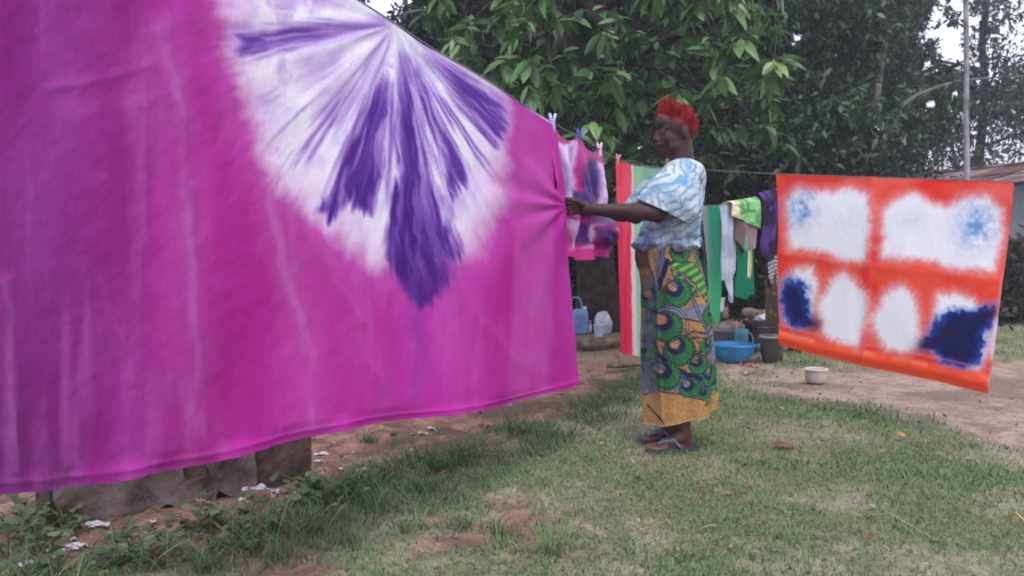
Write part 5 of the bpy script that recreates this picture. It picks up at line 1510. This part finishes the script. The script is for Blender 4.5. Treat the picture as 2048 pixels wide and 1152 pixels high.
def plaster(x0, x1, z0, z1, seed):
    rr = np.random.default_rng(seed); n = 44
    th = np.linspace(0, 2 * math.pi, n, endpoint=False)
    q = np.stack([np.sign(np.cos(th)) * np.abs(np.cos(th)) ** .55, np.sign(np.sin(th)) * np.abs(np.sin(th)) ** .55], -1) * (1 + .5 * (fbm(np.arange(n) * .23 + seed, np.zeros(n), 3, seed) - .5) + rr.normal(0, .035, n))[:, None]
    xs = (x0 + x1) / 2 + q[:, 0] * (x1 - x0) / 2; zs = np.maximum((z0 + z1) / 2 + q[:, 1] * (z1 - z0) / 2, -.04)
    f0 = np.stack([xs, np.full(n, -.012 - .003 * (seed % 5)), zs], -1); f1 = np.stack([xs, np.full(n, .02), zs], -1)
    V = np.concatenate([f0, f1])
    Fs = [tuple(range(n)), tuple(range(2 * n - 1, n - 1, -1))] + [(i, n + i, n + (i + 1) % n, (i + 1) % n) for i in range(n)]
    ca, sa = wd
    V = np.stack([V[:, 0] * ca - V[:, 1] * sa * 1.0, V[:, 0] * sa + V[:, 1] * ca, V[:, 2]], -1)
    obj('plaster_patch', V, Fs, M_plast, ruin, sm=False)
fx = lambda p: (p - 95) / 533.0 * wl          # rough column -> distance along the wall
for k, (a, b_, z0, z1) in enumerate(((fx(104), fx(290), -.09, .24), (fx(236), fx(345), -.02, .42), (fx(385), fx(486), -.04, .38), (fx(320), fx(400), -.07, .05))):
    plaster(a, b_, z0, z1, 60 + k)

# ================================================================== WEEDS, LITTER, STONES AND STICKS ON THE SOIL
wt = leaf_template(1.9, .22, .06)
wme = new_mesh('leaf', wt[0], wt[1]); wme.materials.append(mat_leaf_obj('weed_leaf', [tuple(lin(c)) for c in ((48, 68, 46), (74, 98, 60), (60, 84, 64), (108, 122, 68), (54, 80, 56))], .6))
M_stem = mat('green_stem', tuple(lin((92, 104, 66))), scale=20, rough=.7)
rwk = np.random.default_rng(29)
WEEDS = [(395, 1040, .9, 'leafy green weed'), (330, 1062, .8, ''), (450, 1022, 1.0, ''), (255, 1092, .8, ''), (560, 1005, 1.0, ''), (612, 985, 1.1, ''), (668, 962, 1.15, ''), (520, 1040, .8, ''), (640, 1012, .8, ''), (700, 985, .8, ''),
         (180, 1118, .7, ''), (410, 1090, .7, ''), (40, 1040, 1.1, ''), (85, 1062, 1.0, ''), (15, 1085, 1.1, ''), (130, 1040, .8, ''), (60, 1140, 1.0, ''), (235, 1050, .7, ''), (300, 1105, .9, ''), (485, 1075, .8, '')]
for k, (px_, py_, s, _) in enumerate(WEEDS):
    s *= .8; p = g(px_, py_ + 12); p[2] = float(gz(p[0], p[1], True))
    root = empty('weed', tuple(p), rwk.uniform(0, 6)); tag(root, 'low leafy green weed growing along the edge of the bare soil', 'weed', 'leafy weeds below the magenta cloth')
    sb = MB(); nst = 6
    for q in range(nst):
        a = q * 1.26 + rwk.uniform(-.4, .4); ll = s * rwk.uniform(.09, .17); hh = s * rwk.uniform(.07, .15)
        pts = [np.array([0, 0, -.01]), np.array([ll * .45 * math.cos(a), ll * .45 * math.sin(a), hh * .7]), np.array([ll * math.cos(a), ll * math.sin(a), hh])]
        sb.tube(pts, [.0025, .002, .0012], 4)
        for j in range(5):
            t = .25 + .19 * j
            c = pts[0] * (1 - t) ** 2 + 2 * pts[1] * t * (1 - t) + pts[2] * t * t
            az = a + (1 if j % 2 else -1) * rwk.uniform(.5, 1.3); el = rwk.uniform(-.1, .6)
            D = np.array([math.cos(az) * math.cos(el), math.sin(az) * math.cos(el), math.sin(el)])
            S, N = leaf_frames(D[None], np.array([0, 0, 1.0]), rwk, .4)
            S, N = S[0], N[0]; L = s * rwk.uniform(.04, .075)
            o = bpy.data.objects.new('leaf', wme); COL.objects.link(o); o.parent = root
            o.matrix_local = Matrix(((D[0] * L, S[0] * L, N[0] * L, c[0]), (D[1] * L, S[1] * L, N[1] * L, c[1]), (D[2] * L, S[2] * L, N[2] * L, c[2]), (0, 0, 0, 1)))
    sb.build('stem', M_stem, root, world=False)

# small grass tufts scattered over the soil
r = np.random.default_rng(71); TV, TF, TC, to = [], [], [], 0
TUFTS = [(735, 872, .09), (792, 876, .08), (1015, 862, .10), (1055, 868, .11), (1085, 858, .08), (960, 878, .07), (905, 905, .08), (930, 898, .09), (865, 930, .10), (1145, 832, .09), (1180, 812, .1), (1110, 1105, .08), (1000, 1062, .08),
         (925, 1055, .10), (820, 1060, .09), (700, 1085, .10), (560, 1120, .10), (300, 1135, .12), (100, 1120, .1), (420, 1140, .1), (1245, 775, .1), (1215, 770, .09), (760, 1020, .1), (840, 980, .12), (620, 1060, .1), (1190, 750, .07)]
for (px_, py_, s) in TUFTS:
    p = on_ground(px_, py_); n = int(r.integers(30, 60))
    E = p + np.stack([r.normal(0, .03, n), r.normal(0, .03, n), 0 * r.normal(0, 1, n)], -1)
    E[:, 2] = gz(E[:, 0], E[:, 1], True) - .003
    V, Fc, C = blades(E, s * r.uniform(.5, 1.2, n), r.uniform(.0016, .003, n), 1.2, grass_color(n, E, int(px_), .95) * .85, int(py_), 4)
    TV.append(V); TF.append(Fc + to); TC.append(C); to += len(V)
tag(obj('grass_tufts', np.concatenate(TV), np.concatenate(TF), M_grass, colors=np.concatenate(TC)), 'loose dark tufts of grass scattered over the soil', 'grass', kind='stuff')

M_scrap = mat('white_plastic_scrap', tuple(lin((218, 216, 224))), tuple(lin((172, 168, 174))), scale=20, rough=.5, trans=.15)
M_pinks = mat('pink_scrap', tuple(lin((214, 186, 196))), tuple(lin((170, 140, 150))), scale=20, rough=.55, trans=.15)
def scrap(px_, py_, w, label, m=None, seed=0, up=.5, asp=.5, group=None):
    """crumpled sheet of plastic or paper, w wide in photo pixels"""
    p = g(px_, py_); p[2] = float(gz(p[0], p[1], True))
    L = w * np.linalg.norm(p[:2]) / F
    rr = np.random.default_rng(seed); n = 9
    a = np.linspace(-.5, .5, n)[:, None]; b_ = np.linspace(-.5, .5, n)[None]
    X = (a + 0 * b_) * L + rr.normal(0, .03 * L, (n, n)); Yv = (b_ + 0 * a) * L * asp + rr.normal(0, .03 * L, (n, n))
    Z = .006 + L * up * np.abs(fbm(a * 3 + seed, b_ * 3, 3, seed) - .35) + L * up * .5 * np.abs(np.sin(3 * a + 2 * b_ + seed))
    # torn outline
    k = 1 - .3 * (rr.uniform(0, 1, (n, n)) * (np.maximum(np.abs(a), np.abs(b_)) > .4))
    o = obj('plastic_scrap', np.stack([X * k, Yv * k, Z], -1).reshape(-1, 3), grid_faces(n, n), m or M_scrap, sm=False, loc=tuple(float(v) for v in p), rot=(0, 0, rr.uniform(-.7, .7)))
    tag(o, label, 'litter', group)
scrap(516, 985, 66, 'large torn white plastic sheet standing up among the weeds', seed=1, up=.55, asp=.5)
scrap(488, 992, 26, 'crumpled white scrap beside the large torn sheet', seed=2, up=.6)
scrap(642, 893, 30, 'flat white card at the broken end of the low wall', seed=3, up=.12, asp=.7)
scrap(636, 910, 18, 'small white scrap just below the flat card', seed=4, up=.2)
scrap(728, 938, 34, 'crumpled white bag alone in the middle of the red soil', seed=5, up=.5)
G_ = 'small white scraps strewn over the soil'
for k, (a, b_, w) in enumerate(((862, 848, 22), (846, 858, 20), (842, 914, 18), (820, 925, 12), (835, 905, 10), (612, 905, 10), (302, 1028, 22), (288, 1042, 18), (268, 1050, 14), (505, 1064, 12), (222, 1116, 16), (405, 1056, 10), (150, 1084, 40), (170, 1080, 22), (100, 1092, 30), (60, 1116, 34), (40, 1122, 20), (550, 1095, 10), (690, 905, 8), (1482, 845, 12), (1410, 960, 8))):
    scrap(a, b_, w, 'small white plastic scrap lying on the earth', M_pinks if k % 4 == 2 else None, 20 + k, .3, .5, G_)
scrap(192, 1042, 52, 'long flattened grey white wrapper below the plastered wall', seed=61, up=.2, asp=.35)
scrap(1494, 748, 16, 'pale scrap of paper in front of the old bucket', M_pinks, 62, .5, .8)
scrap(578, 985, 26, 'torn white paper leaning in the bright green weeds', seed=63, up=.6)
for k, (a, b_, w, lb) in enumerate(((888, 905, 36, 'grey stone half buried beside the wide pale stone'), (815, 905, 30, 'wide pale stone on the red soil'), (930, 915, 20, 'small dark square stone near the verge grass'), (1010, 905, 14, 'tiny stone at the foot of the verge grass'))):
    p = g(a, b_); L = w * p[1] / F / 2
    lump('stone', lb, 'stone', (p[0], p[1], float(gz(p[0], p[1], True)) - L * .25), (L, L * .8, L * .6), M_stone, 300 + k, 10, None, .35, .5)
for k in range(22):
    a = rwk.uniform(140, 900); b_ = np.interp(a, [140, 640, 900], [1062, 945, 895]) + rwk.uniform(-14, 40); w = rwk.uniform(12, 34)
    p = g(a, b_); L = w * p[1] / F / 2
    lump('broken_stone', 'small chunk of broken stone lying on the red soil', 'stone', (p[0], p[1], float(gz(p[0], p[1], True)) - L * .3), (L, L * .8, L * .6), (M_stone, M_stone2, M_mud)[k % 3], 400 + k, 8, 'broken stones below the magenta cloth', .5, .5)
for k in range(16):
    a = rwk.uniform(60, 900); b_ = np.interp(a, [60, 640, 900], [1085, 950, 890]) + rwk.uniform(-16, 45)
    scrap(a, b_, rwk.uniform(9, 24), 'small white plastic scrap lying on the earth', M_pinks if k % 3 == 0 else None, 500 + k, .4, .6, G_)
def stick(pts, rad, label, c, name='dry_stalk', cat='stalk'):
    P = np.array([g(a, b_) for a, b_ in pts]); P[:, 2] = gz(P[:, 0], P[:, 1], True) + np.array([.012 + .03 * math.sin(math.pi * i / (len(pts) - 1)) for i in range(len(pts))])
    tag(MB().tube(P, np.linspace(rad, rad * .6, len(P)), 5).build(name, mat(name + '_mat', tuple(lin(c)), scale=20, rough=.8)), label, cat)
stick([(2014, 1042), (2032, 1050), (2060, 1060)], .004, 'bright yellow straw on the lawn', (206, 184, 92))
stick([(1732, 1034), (1780, 1046), (1862, 1080)], .0022, 'long pale dry stalk on the lawn', (176, 168, 140))
stick([(1392, 1066), (1418, 1070), (1442, 1056)], .0022, 'short pale bent stalk on the lawn', (186, 176, 150))
stick([(1440, 958), (1490, 1000), (1532, 1028)], .002, 'long thin grey stalk lying across the grass', (140, 136, 110))
lf = leaf_template(1.6, .1, .1)
p = g(1572, 898)
o = obj('dead_leaf', lf[0] * .115, lf[1], mat('dead_leaf_mat', tuple(lin((118, 84, 70))), tuple(lin((82, 58, 52))), scale=20, rough=.85), loc=(p[0] - .07, p[1], float(gz(p[0], p[1], True)) + .022), rot=(.15, .06, -.15))
tag(o, 'curled dead brown leaf lying on the lawn', 'leaf')
p = g(1795, 885)
o = obj('dead_leaf', lf[0] * .07, lf[1], mat('yellow_leaf_mat', tuple(lin((186, 140, 92))), tuple(lin((140, 100, 70))), scale=20, rough=.85), loc=(p[0], p[1], float(gz(p[0], p[1], True)) + .04), rot=(.5, .1, .6))
tag(o, 'small yellowish dead leaf in the grass by the path', 'leaf')

# dead leaves, twigs and pebbles too small and many to count
r = np.random.default_rng(88)
n = 1500
Pq = np.stack([r.uniform(-1.6, 3.6, n), r.uniform(2.3, 8.5, n), np.zeros(n)], -1)
so_, pa_, ba_ = zones(Pq)
keep = r.uniform(0, 1, n) < (.25 + .75 * so_)
Pq = Pq[keep]; n = len(Pq)
Pq[:, 2] = gz(Pq[:, 0], Pq[:, 1], True) + r.uniform(.004, .02, n)
Dq = unit(r.normal(0, 1, (n, 3)) * np.array([1, 1, .25])); Sq, Nq = leaf_frames(Dq, np.array([0, 0, 1.0]) + r.normal(0, .3, Dq.shape), r, .4)
palq = np.array([lin(c) for c in ((112, 84, 66), (92, 70, 58), (136, 112, 84), (76, 60, 54), (150, 130, 104), (108, 100, 92))])
tq = leaf_template(1.5, .2, .12)
V, Fs = leaf_batch(Pq, Dq, Sq, Nq, r.uniform(.012, .05, n), tq)
tag(obj('leaf_litter', V, Fs, mat_attr('litter_leaf', rough=.85, var=.2, vscale=40), colors=np.repeat(palq[r.integers(0, 6, n)], len(tq[0]), 0)), 'small dead leaves strewn over soil, path and lawn', 'leaf litter', kind='stuff')
n = 900
Pq = np.stack([r.uniform(-1.6, 3.8, n), r.uniform(2.6, 8.5, n), np.zeros(n)], -1)
so_, pa_, ba_ = zones(Pq)
Pq = Pq[r.uniform(0, 1, n) < (.05 + .95 * np.maximum(so_, pa_ * .5))]; n = len(Pq)
Pq[:, 2] = gz(Pq[:, 0], Pq[:, 1], True)
ico = np.array([(1, 0, 0), (-1, 0, 0), (0, 1, 0), (0, -1, 0), (0, 0, .7), (0, 0, -.7)], float); icf = np.array([(0, 2, 4), (2, 1, 4), (1, 3, 4), (3, 0, 4), (2, 0, 5), (1, 2, 5), (3, 1, 5), (0, 3, 5)])
Vp = Pq[:, None] + ico[None] * r.uniform(.004, .016, (n, 1, 1)) * r.uniform(.7, 1.3, (n, 6, 1))
tag(obj('pebbles', Vp.reshape(-1, 3), (np.arange(n)[:, None, None] * 6 + icf[None]).reshape(-1, 3), mat_attr('pebble', rough=.9, var=.2), sm=False, colors=np.repeat(np.array([lin(c) for c in ((120, 104, 96), (150, 138, 130), (96, 76, 70))])[r.integers(0, 3, n)], 6, 0)),
    'small pebbles and crumbs of earth on the bare soil and path', 'pebbles', kind='stuff')

# ================================================================== EVENING HAZE
hz = MB().box((0, 90, 6.9), (330, 420, 8.4))
M_haze = bpy.data.materials.new('haze'); M_haze.use_nodes = True
hn = M_haze.node_tree; hn.nodes.remove(hn.nodes['Principled BSDF'])
hv_ = hn.nodes.new('ShaderNodeVolumePrincipled')
hv_.inputs['Color'].default_value = (.86, .87, .95, 1); hv_.inputs['Density'].default_value = 0.0045; hv_.inputs['Anisotropy'].default_value = 0.2
hn.links.new(hv_.outputs[0], hn.nodes['Material Output'].inputs['Volume'])
tag(hz.build('haze', M_haze, sm=False), 'thin cool evening haze over the yard', 'haze', kind='stuff')
